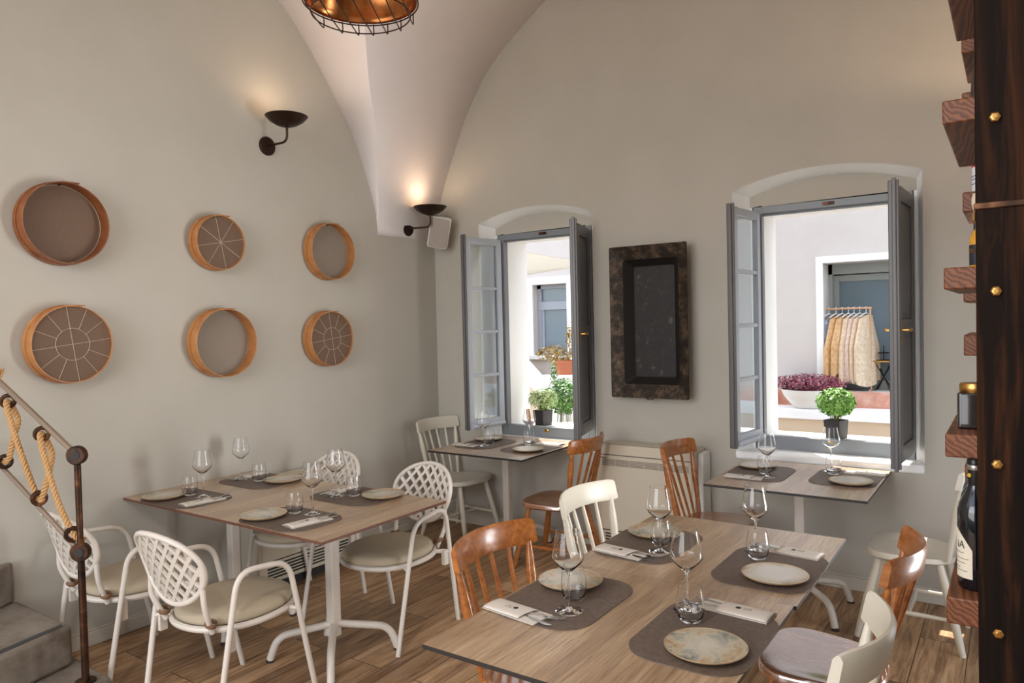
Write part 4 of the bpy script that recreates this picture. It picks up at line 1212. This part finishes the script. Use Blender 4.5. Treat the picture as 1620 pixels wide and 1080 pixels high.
# ------------------------------------------------------------------ timber post and shelves on the right
t = thing('timber_post', 'dark stained timber post with bolts filling the right edge of the photo', 'post', (4.10, -3.375, 0))
mb = MB(); mb.box(-0.084, 0.084, -0.075, 0.075, 0, 3.45); mb.build('beam', 'post_wood', t, bevel=0.004)
mb = MB(); mb.box(-0.086, 0.086, -0.078, 0.0, 1.818, 1.828); mb.build('metal_band', 'rust', t, bevel=0.002)
for z in (1.18 - .256, 1.18, 1.436, 1.695, 1.952, 2.21):
    mb = MB(); mb.X = Matrix.Rotation(PI / 2, 4, 'X')
    mb.lathe([(0.0001, 0), (0.0075, 0), (0.0075, 0.004), (0.0055, 0.0055), (0.0001, 0.006)], 6, (-0.0585, z, 0.075))
    mb.lathe([(0.0001, 0.006), (0.0032, 0.006), (0.0032, 0.009), (0.0001, 0.009)], 12, (-0.0585, z, 0.075))
    mb.build('bolt', 'brass', t, smooth=20)
def shelf(z0, z1, y0, y1, label, x0=3.93):
    mb = MB(); cy = (y0 + y1) / 2; cz = (z0 + z1) / 2; cx_ = (x0 + XR) / 2
    mb.box(x0 - cx_, XR - cx_, y0 - cy, y1 - cy, z0 - cz, z1 - cz)
    return tag(mb.build('wall_shelf', 'shelf_wood', None, loc=(cx_, cy, cz), bevel=0.004), label, 'shelf', 'thick timber wall shelves')
near = [('lowest', 0.940, 1.003), ('second lowest', 1.330, 1.384), ('middle', 1.718, 1.768), ('second highest', 2.097, 2.150), ('highest', 2.450, 2.510)]
for nm, a, b in near:
    far = {'lowest': -2.26, 'second lowest': -2.41, 'middle': -2.30, 'second highest': -2.19, 'highest': -2.25}[nm]
    shelf(a, b, -2.80, far, nm + ' thick timber shelf of the front row beside the post' + (' carrying the wine bottles' if nm == 'lowest' else ''))
farl = [('lowest', 1.095, 1.171), ('second', 1.525, 1.592), ('third', 1.697, 1.74), ('fourth', 1.985, 2.049), ('fifth', 2.31, 2.365), ('topmost', 2.49, 2.549)]
for nm, a, b in farl:
    shelf(a, b, -2.0, -1.62, nm + ' timber shelf of the rear row seen past the front shelves', 3.93)
# bottles and jars
def bottle(x, y, z, label, grp, wine=True, lab=False):
    t = thing('wine_bottle', label, 'bottle', (x, y, z), group=grp)
    mb = MB(); mb.lathe([(0.0001, 0.004), (0.034, 0.0), (0.038, 0.005), (0.038, 0.185), (0.034, 0.205), (0.02, 0.232), (0.0145, 0.25), (0.0145, 0.30)], 36); mb.build('glass_body', 'wine_glass_dark', t, smooth=50)
    mb = MB(); mb.lathe([(0.0152, 0.248), (0.0158, 0.25), (0.0158, 0.298), (0.017, 0.299), (0.017, 0.308), (0.0155, 0.312), (0.0001, 0.312)], 28); mb.build('capsule', 'foil', t)
    mb = MB(); mb.lathe([(0.0160, 0.285), (0.0166, 0.286), (0.0166, 0.296), (0.0160, 0.297)], 28); mb.build('silver_band', 'screwcap', t)
    if lab:
        mb = MB()
        a0, a1 = R(150), R(262)
        def S(u, v):
            a = a0 + (a1 - a0) * u
            top = 0.06 + 0.095 * (1 - max(0, u - 0.0) ** 2.2 * 0.62)
            return (0.0386 * math.cos(a), 0.0386 * math.sin(a), 0.028 + (top - 0.028) * v)
        mb.grid(S, 24, 6); lo = mb.build('paper_label', 'label', t, smooth=80)
        for k, (zz, w_) in enumerate(((0.088, 0.55), (0.074, 0.7), (0.064, 0.6), (0.052, 0.4), (0.045, 0.65))):
            mb = MB(); mb.tube([(0.0389 * math.cos(a0 + (a1 - a0) * (0.2 + w_ * i / 10)), 0.0389 * math.sin(a0 + (a1 - a0) * (0.2 + w_ * i / 10)), zz + 0.0006 * math.sin(i * 2.1)) for i in range(11)], 0.0006, 4)
            mb.build('printed_line', 'ink', lo)
        a = R(222)
        text_mesh('iA', 0.024, 'lettering', 'ink', lo, (0.0388 * math.cos(a), 0.0388 * math.sin(a), 0.107), (PI / 2, 0, a + PI / 2))
        mb = MB(); mb.lathe([(0.0001, 0), (0.005, 0), (0.005, 0.0015), (0.0001, 0.0015)], 12); mb.build('yellow_seal', 'yellow', t, loc=(0.0155 * math.cos(R(225)), 0.0155 * math.sin(R(225)), 0.272), rot=(PI / 2, 0, R(225) + PI / 2))
    return t
bottle(3.985, -2.70, 1.003, 'nearest dark wine bottle with curved cream label on the lowest shelf', 'wine bottles on the lowest shelf', lab=True)
bottle(3.985, -2.60, 1.003, 'dark wine bottle directly behind the labelled one on the lowest shelf', 'wine bottles on the lowest shelf')
bottle(3.985, -2.50, 1.003, 'third dark wine bottle from the front on the lowest shelf', 'wine bottles on the lowest shelf')
bottle(3.985, -2.40, 1.003, 'rearmost dark wine bottle on the lowest shelf', 'wine bottles on the lowest shelf')
# square jar
t = thing('glass_jar', 'square jar of dark preserve with gold lid on the second lowest shelf', 'jar', (3.985, -2.67, 1.384))
mb = MB(); mb.prism(rrect(0.036, 0.036, 0.008), 0, 0.088); mb.build('jar_body', 'dark_sauce', t, bevel=0.005, bseg=3)
mb = MB(); mb.prism(rrect(0.026, 0.0006, 0.0005), 0.014, 0.074); mb.build('embossed_panel', 'dark_sauce', t, loc=(0, -0.0365, 0))
mb = MB(); mb.lathe([(0.030, 0.086), (0.033, 0.09), (0.0335, 0.104), (0.031, 0.109), (0.0001, 0.109)], 32); mb.build('lid', 'gold_lid', t)
# small bottle behind it
t = thing('sauce_bottle', 'small dark-necked bottle behind the square jar', 'bottle', (4.005, -2.50, 1.384))
mb = MB(); mb.lathe([(0.0001, 0), (0.025, 0), (0.025, 0.09), (0.012, 0.115), (0.009, 0.13), (0.009, 0.155)], 28); mb.build('glass_body', 'dark_sauce', t)
mb = MB(); mb.lathe([(0.0098, 0.148), (0.0115, 0.15), (0.0115, 0.178), (0.0001, 0.18)], 20); mb.build('cap', 'foil', t)
# oil bottle on the middle shelf
t = thing('oil_bottle', 'small golden oil bottle with black label on the middle shelf', 'bottle', (3.995, -2.62, 1.768))
mb = MB(); mb.lathe([(0.0001, 0), (0.021, 0), (0.022, 0.003), (0.022, 0.075), (0.016, 0.092), (0.0085, 0.102), (0.0085, 0.125)], 28); mb.build('glass_body', 'oil', t)
mb = MB(); mb.lathe([(0.0224, 0.012), (0.0224, 0.062)], 28); lb = mb.build('label_band', 'label_black', t)
mb = MB()
for zz in (0.044, 0.05): mb.tube([(0.0227 * math.cos(R(a)), 0.0227 * math.sin(R(a)), zz + .002 * math.sin(a)) for a in range(190, 290, 8)], 0.0012, 5)
mb.build('gold_print', 'gold_lid', lb)
mb = MB(); mb.lathe([(0.0095, 0.12), (0.011, 0.122), (0.011, 0.148), (0.0001, 0.15)], 20); mb.build('cap', 'foil', t)
# corked flask stopper object standing nearer
t = thing('corked_flask', 'small flask with gold neck and pale ball stopper behind the oil bottle', 'bottle', (3.984, -2.50, 1.768))
t.scale = (0.8, 0.8, 1.28)
mb = MB(); mb.lathe([(0.0001, 0), (0.018, 0), (0.018, 0.06), (0.008, 0.085), (0.008, 0.125)], 24); mb.build('glass_body', 'dark_sauce', t)
mb = MB(); mb.lathe([(0.009, 0.10), (0.0135, 0.105), (0.0135, 0.118), (0.009, 0.126)], 24); mb.build('gold_collar', 'gold_lid', t)
mb = MB(); mb.lathe([(0.0001, 0.124), (0.008, 0.126), (0.013, 0.138), (0.013, 0.150), (0.008, 0.160), (0.0001, 0.162)], 24); mb.build('stopper', 'cork', t)
# salt tin on the rear shelf
t = thing('salt_tin', 'white tin with red lid on the fourth rear shelf', 'tin', (3.985, -1.93, 2.049))
mb = MB(); mb.lathe([(0.0001, 0), (0.032, 0), (0.032, 0.085)], 28); mb.build('tin_body', 'salt_white', t)
mb = MB(); mb.lathe([(0.033, 0.085), (0.033, 0.108), (0.0001, 0.11)], 28); mb.build('lid', 'red_lid', t)
mb = MB()
for zz in (0.055, 0.045, 0.03): mb.tube([(0.0325 * math.cos(R(a)), 0.0325 * math.sin(R(a)), zz + .0025 * math.sin(a)) for a in range(190, 290, 8)], 0.0011, 5)
mb.build('blue_print', 'blue_ink', t)
t = thing('clay_crock', 'dark clay crock on the second highest front shelf', 'crock', (4.036, -2.62, 2.150))
mb = MB(); mb.lathe([(0.0001, 0), (0.05, 0), (0.058, 0.05), (0.055, 0.10), (0.048, 0.115), (0.053, 0.122), (0.053, 0.130), (0.044, 0.134), (0.0001, 0.134)], 32); mb.build('crock_body', 'barrel', t, smooth=50)

# ------------------------------------------------------------------ courtyard outside
def block(name, x0, x1, y0, y1, z0, z1, mat, label, cat, bev=0.0):
    cx_, cy = (x0 + x1) / 2, (y0 + y1) / 2
    mb = MB(); mb.box(x0 - cx_, x1 - cx_, y0 - cy, y1 - cy, 0, z1 - z0)
    return tag(mb.build(name, mat, None, loc=(cx_, cy, z0), smooth=0, bevel=bev), label, cat)
mb = MB(); mb.box(-8, 9, 0.5, 12, -0.12, -0.02); tag(mb.build('trim_3', 'paving', smooth=0), kind='structure')
D = 3.5
# opposite building with a doorway (seen through the right window)
b = thing('shop_building', 'white shop building with an open doorway across the courtyard', 'building', (3.0, D, 0))
mb = MB()
def bb(x0, x1, z0, z1, y0=0.0, y1=0.35, mi=0): mb.box(x0 - 3.0, x1 - 3.0, y0, y1, z0, z1, mi)
dx0, dx1, dz0, dz1 = 2.40, 3.75, 0.87, 2.22
bb(0.6, dx0, 0, 6.0); bb(dx1, 8.0, 0, 6.0); bb(dx0, dx1, dz1, 6.0); bb(dx0, dx1, 0, dz0)
mb.build('facade', 'facade', b, smooth=0)
mb = MB(); mb.box(dx0 - 3.07, dx0 - 3.0, -0.025, 0, dz0, dz1 + 0.07); mb.box(dx1 - 3.0, dx1 - 2.93, -0.025, 0, dz0, dz1 + 0.07); mb.box(dx0 - 3.0, dx1 - 3.0, -0.025, 0, dz1, dz1 + 0.07)
mb.build('door_surround', 'white_plaster', b, bevel=0.004)
mb = MB(); mb.box(-2.4, 5, -0.03, 0, 0.70, 0.865); mb.build('stone_band', 'red_stone', b)
mb = MB(); mb.box(-2.4, 5, -0.38, -0.0, 0.60, 0.70); mb.box(-2.4, 5, -0.34, 0, 0, 0.60, 1); mb.build('ledge', ['white_plaster', 'facade_cream'], b, bevel=0.006)
# shop interior behind the doorway
mb = MB(); mb.box(-2.2, 2.0, 2.8, 2.9, 0.8, 3.2); mb.box(-2.2, -2.1, 0.35, 2.8, 0.8, 3.2); mb.box(1.9, 2.0, 0.35, 2.8, 0.8, 3.2); mb.box(-2.2, 2.0, 0.35, 2.9, 0.78, 0.868); mb.box(-2.2, 2.0, 0.35, 2.9, 3.2, 3.3)
mb.build('interior_wall', 'facade_cream', b, smooth=0)
def gdoor(parent, x, y, z0, z1, w, ang, name='glazed_door'):
    m_ = MB(); st = 0.06
    m_.box(0, st, -0.02, 0.02, 0, z1 - z0); m_.box(w - st, w, -0.02, 0.02, 0, z1 - z0); m_.box(st, w - st, -0.02, 0.02, 0, 0.09); m_.box(st, w - st, -0.02, 0.02, z1 - z0 - 0.07, z1 - z0)
    o = m_.build(name, 'door_grey', parent, loc=(x, y, z0), rot=(0, 0, ang), bevel=0.004)
    g = MB(); g.box(st, w - st, -0.004, 0.004, 0.09, z1 - z0 - 0.07); g.build('door_glass', 'dark_glass', o, smooth=0)
gdoor(b, dx0 - 3.0 + 0.04, 0.34, dz0, dz1 - 0.12, 0.66, 0)
gdoor(b, dx0 - 3.0 + 0.72, 0.30, dz0, dz1 - 0.02, 0.42, -R(62))
mb = MB(); mb.box(dx0 - 3.0, dx1 - 3.0, 0.26, 0.34, dz1 - 0.11, dz1); mb.box(dx0 - 3.0, dx0 - 2.96, 0.26, 0.34, dz0, dz1); mb.build('door_frame', 'door_grey', b)
# clothes rail
t = thing('clothes_rail', 'copper garment rail standing in the doorway across the courtyard', 'clothes rail', (2.62, D + 0.10, 0.87))
mb = MB(); mb.tube([(-0.235, 0, 0), (-0.235, 0, 0.865)], 0.009, 8); mb.tube([(0.215, 0, 0), (0.215, 0, 0.865)], 0.009, 8); mb.build('upright', 'rail_wood', t)
mb = MB(); mb.tube([(-0.245, 0, 0.865), (0.23, 0, 0.865)], 0.011, 8); mb.build('rail', 'rail_wood', t)
mb = MB(); mb.tube([(-0.235, -0.09, 0.01), (-0.235, 0.1, 0.01)], 0.009, 8); mb.tube([(0.215, -0.09, 0.01), (0.215, 0.1, 0.01)], 0.009, 8); mb.build('foot', 'rail_wood', t)
cl = [(-0.185, 'blue_cloth', 0.16, 0.55, 'blue floral garment'), (-0.115, 'ochre_cloth', 0.28, 0.70, 'ochre knit dress'), (-0.055, 'ochre_cloth', 0.26, 0.62, 'second ochre knit dress'), (0.005, 'sand_cloth', 0.22, 0.72, 'sand linen dress'),
      (0.06, 'pink_cloth', 0.22, 0.70, 'blush linen dress'), (0.115, 'sand_cloth', 0.26, 0.70, 'pale sand dress'), (0.175, 'sand_cloth', 0.30, 0.72, 'rightmost sand knit dress')]
for k, (x, mt_, w_, h_, nm) in enumerate(cl):
    g = thing('hanging_garment', nm + ' hanging on the garment rail', 'garment', (2.62 + x, D + 0.10, 0.87 + 0.86), R(62), group='garments on the rail')
    m_ = MB(); ph = random.uniform(0, 6)
    def S(u, v):
        a = 2 * PI * u; wdt = w_ * (0.34 + 0.30 * min(1, v * 2.2)) ; fold = 1 + 0.10 * v * math.sin(5 * a + ph)
        return (wdt * math.cos(a) * fold, 0.028 * (1 + 0.8 * v) * math.sin(a) * fold + 0.008 * v * math.sin(7 * a), -0.065 - h_ * v + 0.02 * math.cos(a) ** 2 * -(1 - v) * 2 + 0.03 * v * math.sin(2 * a + ph))
    m_.grid(S, 40, 14); go = m_.build('cloth', mt_, g, smooth=80)
    m_ = MB(); m_.tube([(-0.10, 0, -0.085), (-0.05, 0, -0.06), (0, 0, -0.045), (0.05, 0, -0.06), (0.10, 0, -0.085)], 0.006, 6); m_.tube(smooth_path([(0, 0, -0.045), (0, 0, -0.015), (0.012, 0, 0.008), (0.0, 0, 0.02), (-0.012, 0, 0.01)], 4), 0.0028, 6)
    m_.build('hanger', 'hanger', g)
t = thing('side_table', 'small round metal side table with folding legs in the doorway', 'side table', (2.94, D + 0.22, 0.87))
mb = MB(); mb.lathe([(0.0001, 0.30), (0.13, 0.30), (0.135, 0.315), (0.0001, 0.307)], 24); mb.build('tray', 'gold_lid', t)
for k in range(4):
    a = R(45 + 90 * k); mb = MB(); mb.tube([(0.11 * math.cos(a), 0.11 * math.sin(a), 0.30), (-0.10 * math.cos(a), -0.10 * math.sin(a), 0)], 0.006, 6); mb.build('leg', 'bronze', t)
t = thing('tiered_stand', 'small dark tiered stand on the round side table in the doorway', 'ornament', (2.94, D + 0.22, 1.177))
mb = MB(); mb.tube([(0, 0, 0), (0, 0, 0.16)], 0.005, 6); mb.lathe([(0.0001, 0.0), (0.07, 0.0), (0.075, 0.012), (0.0001, 0.004)], 16); mb.lathe([(0.0001, 0.08), (0.05, 0.08), (0.055, 0.09), (0.0001, 0.084)], 16); mb.build('stand', 'bronze', t)
# plants ---------------------------------------------------------------
def leaves(name, mat, parent, n, fn, size, loc=(0, 0, 0)):
    mb = MB(); vs = []; fs = []
    for i in range(n):
        p, nr = fn(i)
        p = Vector(p); nr = Vector(nr).normalized()
        a = nr.orthogonal().normalized(); a.rotate(Matrix.Rotation(random.uniform(0, 6.28), 3, nr)); b = nr.cross(a)
        s_ = size * random.uniform(0.6, 1.25); o = len(vs)
        vs += [p - a * s_, p + b * s_ * 0.45 + nr * s_ * 0.18, p + a * s_, p - b * s_ * 0.45 + nr * s_ * 0.18]
        fs += [(o, o + 1, o + 2), (o, o + 2, o + 3)]
    mb.add(vs, fs)
    return mb.build(name, mat, parent, loc=loc, smooth=0, weld=False)
def ball(rx, ry, rz, c=(0, 0, 0), shell=0.45):
    def f(i):
        while True:
            d = Vector((random.gauss(0, 1), random.gauss(0, 1), random.gauss(0, 1))).normalized()
            q = shell + (1 - shell) * random.random() ** 0.6
            p = Vector((d.x * rx * q + c[0], d.y * ry * q + c[1], d.z * rz * q + c[2]))
            n_ = (d + Vector((random.uniform(-.7, .7), random.uniform(-.7, .7), random.uniform(-.2, 1)))).normalized()
            return p, n_
    return f
def square_pot(t, a, h, mat):
    mb = MB(); L = [rrect(a * k, a * k, 0.006, 3) for k in (0.9, 1.0, 1.0, 0.92, 0.9)]; zz = [0, h * .97, h, h, h * .88]
    loft(mb, [[(x, y, z) for x, y in l] for l, z in zip(L, zz)]); mb.prism(rrect(a * .88, a * .88, 0.005, 3), 0, h * 0.86); mb.build('pot', mat, t, smooth=25)
    mb = MB(); mb.prism(rrect(a * .9, a * .9, 0.005, 3), h * .86, h * 0.93); mb.build('soil', 'soil', t)
ZS2 = WINS[1]['zo0']; ZS1 = WINS[0]['zo0']
def stems(t, n, r0, r1, z0, z1):
    mb = MB()
    for k in range(n):
        a = random.uniform(0, 6.28); e = random.random() ** .5
        mb.tube(smooth_path([(r0 * e * math.cos(a), r0 * e * math.sin(a), z0), (r1 * .5 * e * math.cos(a), r1 * .5 * e * math.sin(a), (z0 + z1) / 2), (r1 * e * math.cos(a), r1 * e * math.sin(a), z1)], 3), 0.002, 5)
    mb.build('stems', 'stem', t)
t = thing('potted_basil', 'bushy bright green basil in a black square pot on the right window ledge', 'potted plant', (3.105, 0.33, ZS2), R(-20))
square_pot(t, 0.056, 0.12, 'black_pot'); stems(t, 26, 0.03, 0.08, 0.10, 0.22)
leaves('foliage', 'leaf_green', t, 1500, ball(0.125, 0.11, 0.095, (0, 0, 0.235)), 0.017)
t = thing('potted_herb', 'pale green thyme in a black square pot on the left window ledge', 'potted plant', (0.85, 0.33, ZS1), R(-15))
square_pot(t, 0.056, 0.125, 'black_pot'); stems(t, 60, 0.04, 0.11, 0.11, 0.27)
leaves('foliage', 'leaf_herb', t, 1500, ball(0.15, 0.12, 0.095, (0, 0, 0.215)), 0.0095)
t = thing('paper_wrap', 'folded tan paper bag standing beside the wine glass at the left window', 'bag', (0.735, 0.30, ZS1))
mb = MB(); mb.box(-0.012, 0.012, -0.02, 0.02, 0, 0.13); o = mb.build('bag_body', 'rail_wood', t, bevel=0.004); o.rotation_euler = (0, R(-10), 0)
t = thing('burgundy_planter', 'wide white bowl of burgundy foliage on the ledge across the courtyard', 'potted plant', (2.27, D - 0.20, 0.70))
mb = MB(); mb.lathe([(0.0001, 0), (0.12, 0), (0.14, 0.01), (0.235, 0.13), (0.265, 0.20), (0.255, 0.20), (0.22, 0.13), (0.10, 0.02), (0.0001, 0.02)], 36); mb.build('bowl', 'white_bowl', t, smooth=50)
mb = MB(); mb.lathe([(0.0001, 0.16), (0.24, 0.17)], 24); mb.build('soil', 'soil', t)
leaves('foliage', 'leaf_red', t, 1700, ball(0.37, 0.17, 0.105, (0.02, -0.02, 0.26)), 0.02)
# stairs and parapet seen low through the right window
mb = MB(); mb.box(-1.4, 5.2, 0, 0.5, 0, 0.34); mb.box(-1.4, 5.2, 0.0, 0.42, 0.34, 0.36, 1)
o = mb.build('courtyard_bench', ['facade_cream', 'white_plaster'], None, loc=(1.6, D - 1.1, 0), smooth=0); tag(o, 'low cream masonry bench below the ledge across the courtyard', 'bench')
o = thing('courtyard_steps', 'pale stone steps rising across the lower right window view', 'steps', (3.0, 1.5, 0))
for k in range(3):
    mb = MB(); mb.box(-0.55 + 0.2 * k, 2.0, 0.0, 0.8, 0.17 * k, 0.17 * (k + 1)); mb.box(-0.57 + 0.2 * k, 2.0, -0.02, 0.8, 0.17 * (k + 1), 0.17 * (k + 1) + 0.03, 1); mb.build('step', ['facade_cream', 'white_plaster'], o, smooth=0)
# neighbouring house (through the left window)
h = thing('neighbour_house', 'pale neighbouring house with a grey sash window seen through the left window', 'building', (-1.0, D + 0.6, 0))
wy = D + 0.6
k_ = (wy + 4.75) / (D + 4.75)
mb = MB()
X0, X1, Z0, Z1 = 4.06 + (-1.27 - 4.06) * k_, 4.06 + (-0.74 - 4.06) * k_, 1.66 + (1.225 - 1.66) * k_, 1.66 + (2.17 - 1.66) * k_
def hb(x0, x1, z0, z1, y0=0, y1=0.3, mi=0): mb.box(x0 + 1.0, x1 + 1.0, y0, y1, z0, z1, mi)
hb(-7, X0, 0, 7); hb(X1, 0.58, 0, 7); hb(X0, X1, 0, Z0); hb(X0, X1, Z1, 7)
mb.build('facade', 'facade', h, smooth=0)
mb = MB(); hb(X0 - .09, X0, Z0, Z1 + .1, -0.03, 0); hb(X1, X1 + .09, Z0, Z1 + .1, -0.03, 0); hb(X0, X1, Z1, Z1 + .1, -0.03, 0); hb(X0 - .12, X1 + .12, Z0 - .06, Z0, -0.06, 0)
mb.build('window_surround', 'white_plaster', h, bevel=0.004)
mb = MB(); zt = Z0 + (Z1 - Z0) * .70; hb(X0, X0 + .07, Z0, Z1, 0.10, 0.16); hb(X1 - .07, X1, Z0, Z1, 0.10, 0.16); hb(X0, X1, Z1 - .06, Z1, 0.10, 0.16); hb(X0, X1, Z0, Z0 + .08, 0.10, 0.16); hb(X0, X1, zt - .06, zt + .06, 0.09, 0.16); hb(X0 + 0.07, X0 + .11, Z0, zt, 0.11, 0.15)
mb.build('window_frame', 'win_frame_ext', h, bevel=0.004)
mb = MB(); hb(X0, X1, Z0, Z1, 0.13, 0.14); mb.build('window_glass', 'dark_glass', h, smooth=0)
# cream stair flank with white coping
mb = MB()
mb.X = Matrix.Rotation(PI / 2, 4, 'X')
mb.prism([(-1.2, 0), (0.62, 0), (0.62, 0.35), (-0.45, 1.35), (-1.2, 1.35)], -0.15, 0.15)
o = mb.build('stair_flank', 'facade_cream', None, loc=(-1.35, 3.5, 0), smooth=0); tag(o, 'cream masonry stair flank beyond the left window', 'stairs')
mb = MB(); mb.X = Matrix.Rotation(PI / 2, 4, 'X'); mb.prism([(-0.45, 1.35), (0.62, 0.35), (0.66, 0.40), (-0.42, 1.42)], -0.18, 0.18)
mb.build('coping', 'white_plaster', o, smooth=0)
# shade sail
SAILC = ((-0.95, 1.72, 2.58), (0.02, 2.68, 2.348), (0.02, 2.95, 2.352), (-1.90, 3.26, 2.24))
SC = [Vector(p) for p in SAILC]
mb = MB(); mb.grid(lambda u, v: tuple((SC[0].lerp(SC[1], u)).lerp(SC[3].lerp(SC[2], u), v) + Vector((0, 0, 0.03 * math.sin(u * PI) * math.sin(v * PI)))), 12, 8)
o = mb.build('shade_sail', 'sail', None); tag(o, 'cream fabric shade sail above the courtyard at the left window', 'awning')
md = o.modifiers.new('t', 'SOLIDIFY'); md.thickness = 0.004
# plants beyond the left window
t = thing('terracotta_planter', 'ochre-leaved plant in a terracotta pot on a white pillar beyond the left window', 'potted plant', (0.08, 2.0, 1.10))
mb = MB(); mb.lathe([(0.0001, 0), (0.09, 0), (0.12, 0.12), (0.13, 0.13), (0.13, 0.15), (0.0001, 0.15)], 24); mb.build('pot', 'terracotta', t)
leaves('foliage', 'leaf_gold', t, 420, ball(0.30, 0.14, 0.10, (-0.06, 0, 0.22)), 0.022)
leaves('upright_shoot', 'leaf_gold', t, 110, ball(0.05, 0.05, 0.17, (0.07, 0, 0.42), 0.1), 0.02)
stems(t, 16, 0.06, 0.16, 0.14, 0.28)
o = block('garden_pillar', -0.12, 0.30, 1.82, 2.18, 0, 1.10, 'white_plaster', 'white masonry pillar carrying the terracotta planter', 'pillar', 0.01)
t = thing('green_bush', 'leafy green shrub behind the thyme pot at the left window', 'shrub', (0.66, 1.0, 0.0))
mb = MB(); mb.lathe([(0.0001, 0), (0.14, 0), (0.18, 0.30), (0.19, 0.72), (0.0001, 0.72)], 24); mb.build('planter', 'facade_cream', t)
leaves('foliage', 'leaf_bush', t, 900, ball(0.20, 0.17, 0.17, (0, 0, 0.98)), 0.026)
leaves('upright_shoot', 'leaf_bush', t, 90, ball(0.05, 0.05, 0.14, (-0.10, 0, 1.20), 0.1), 0.018)
stems(t, 20, 0.08, 0.14, 0.70, 1.05)
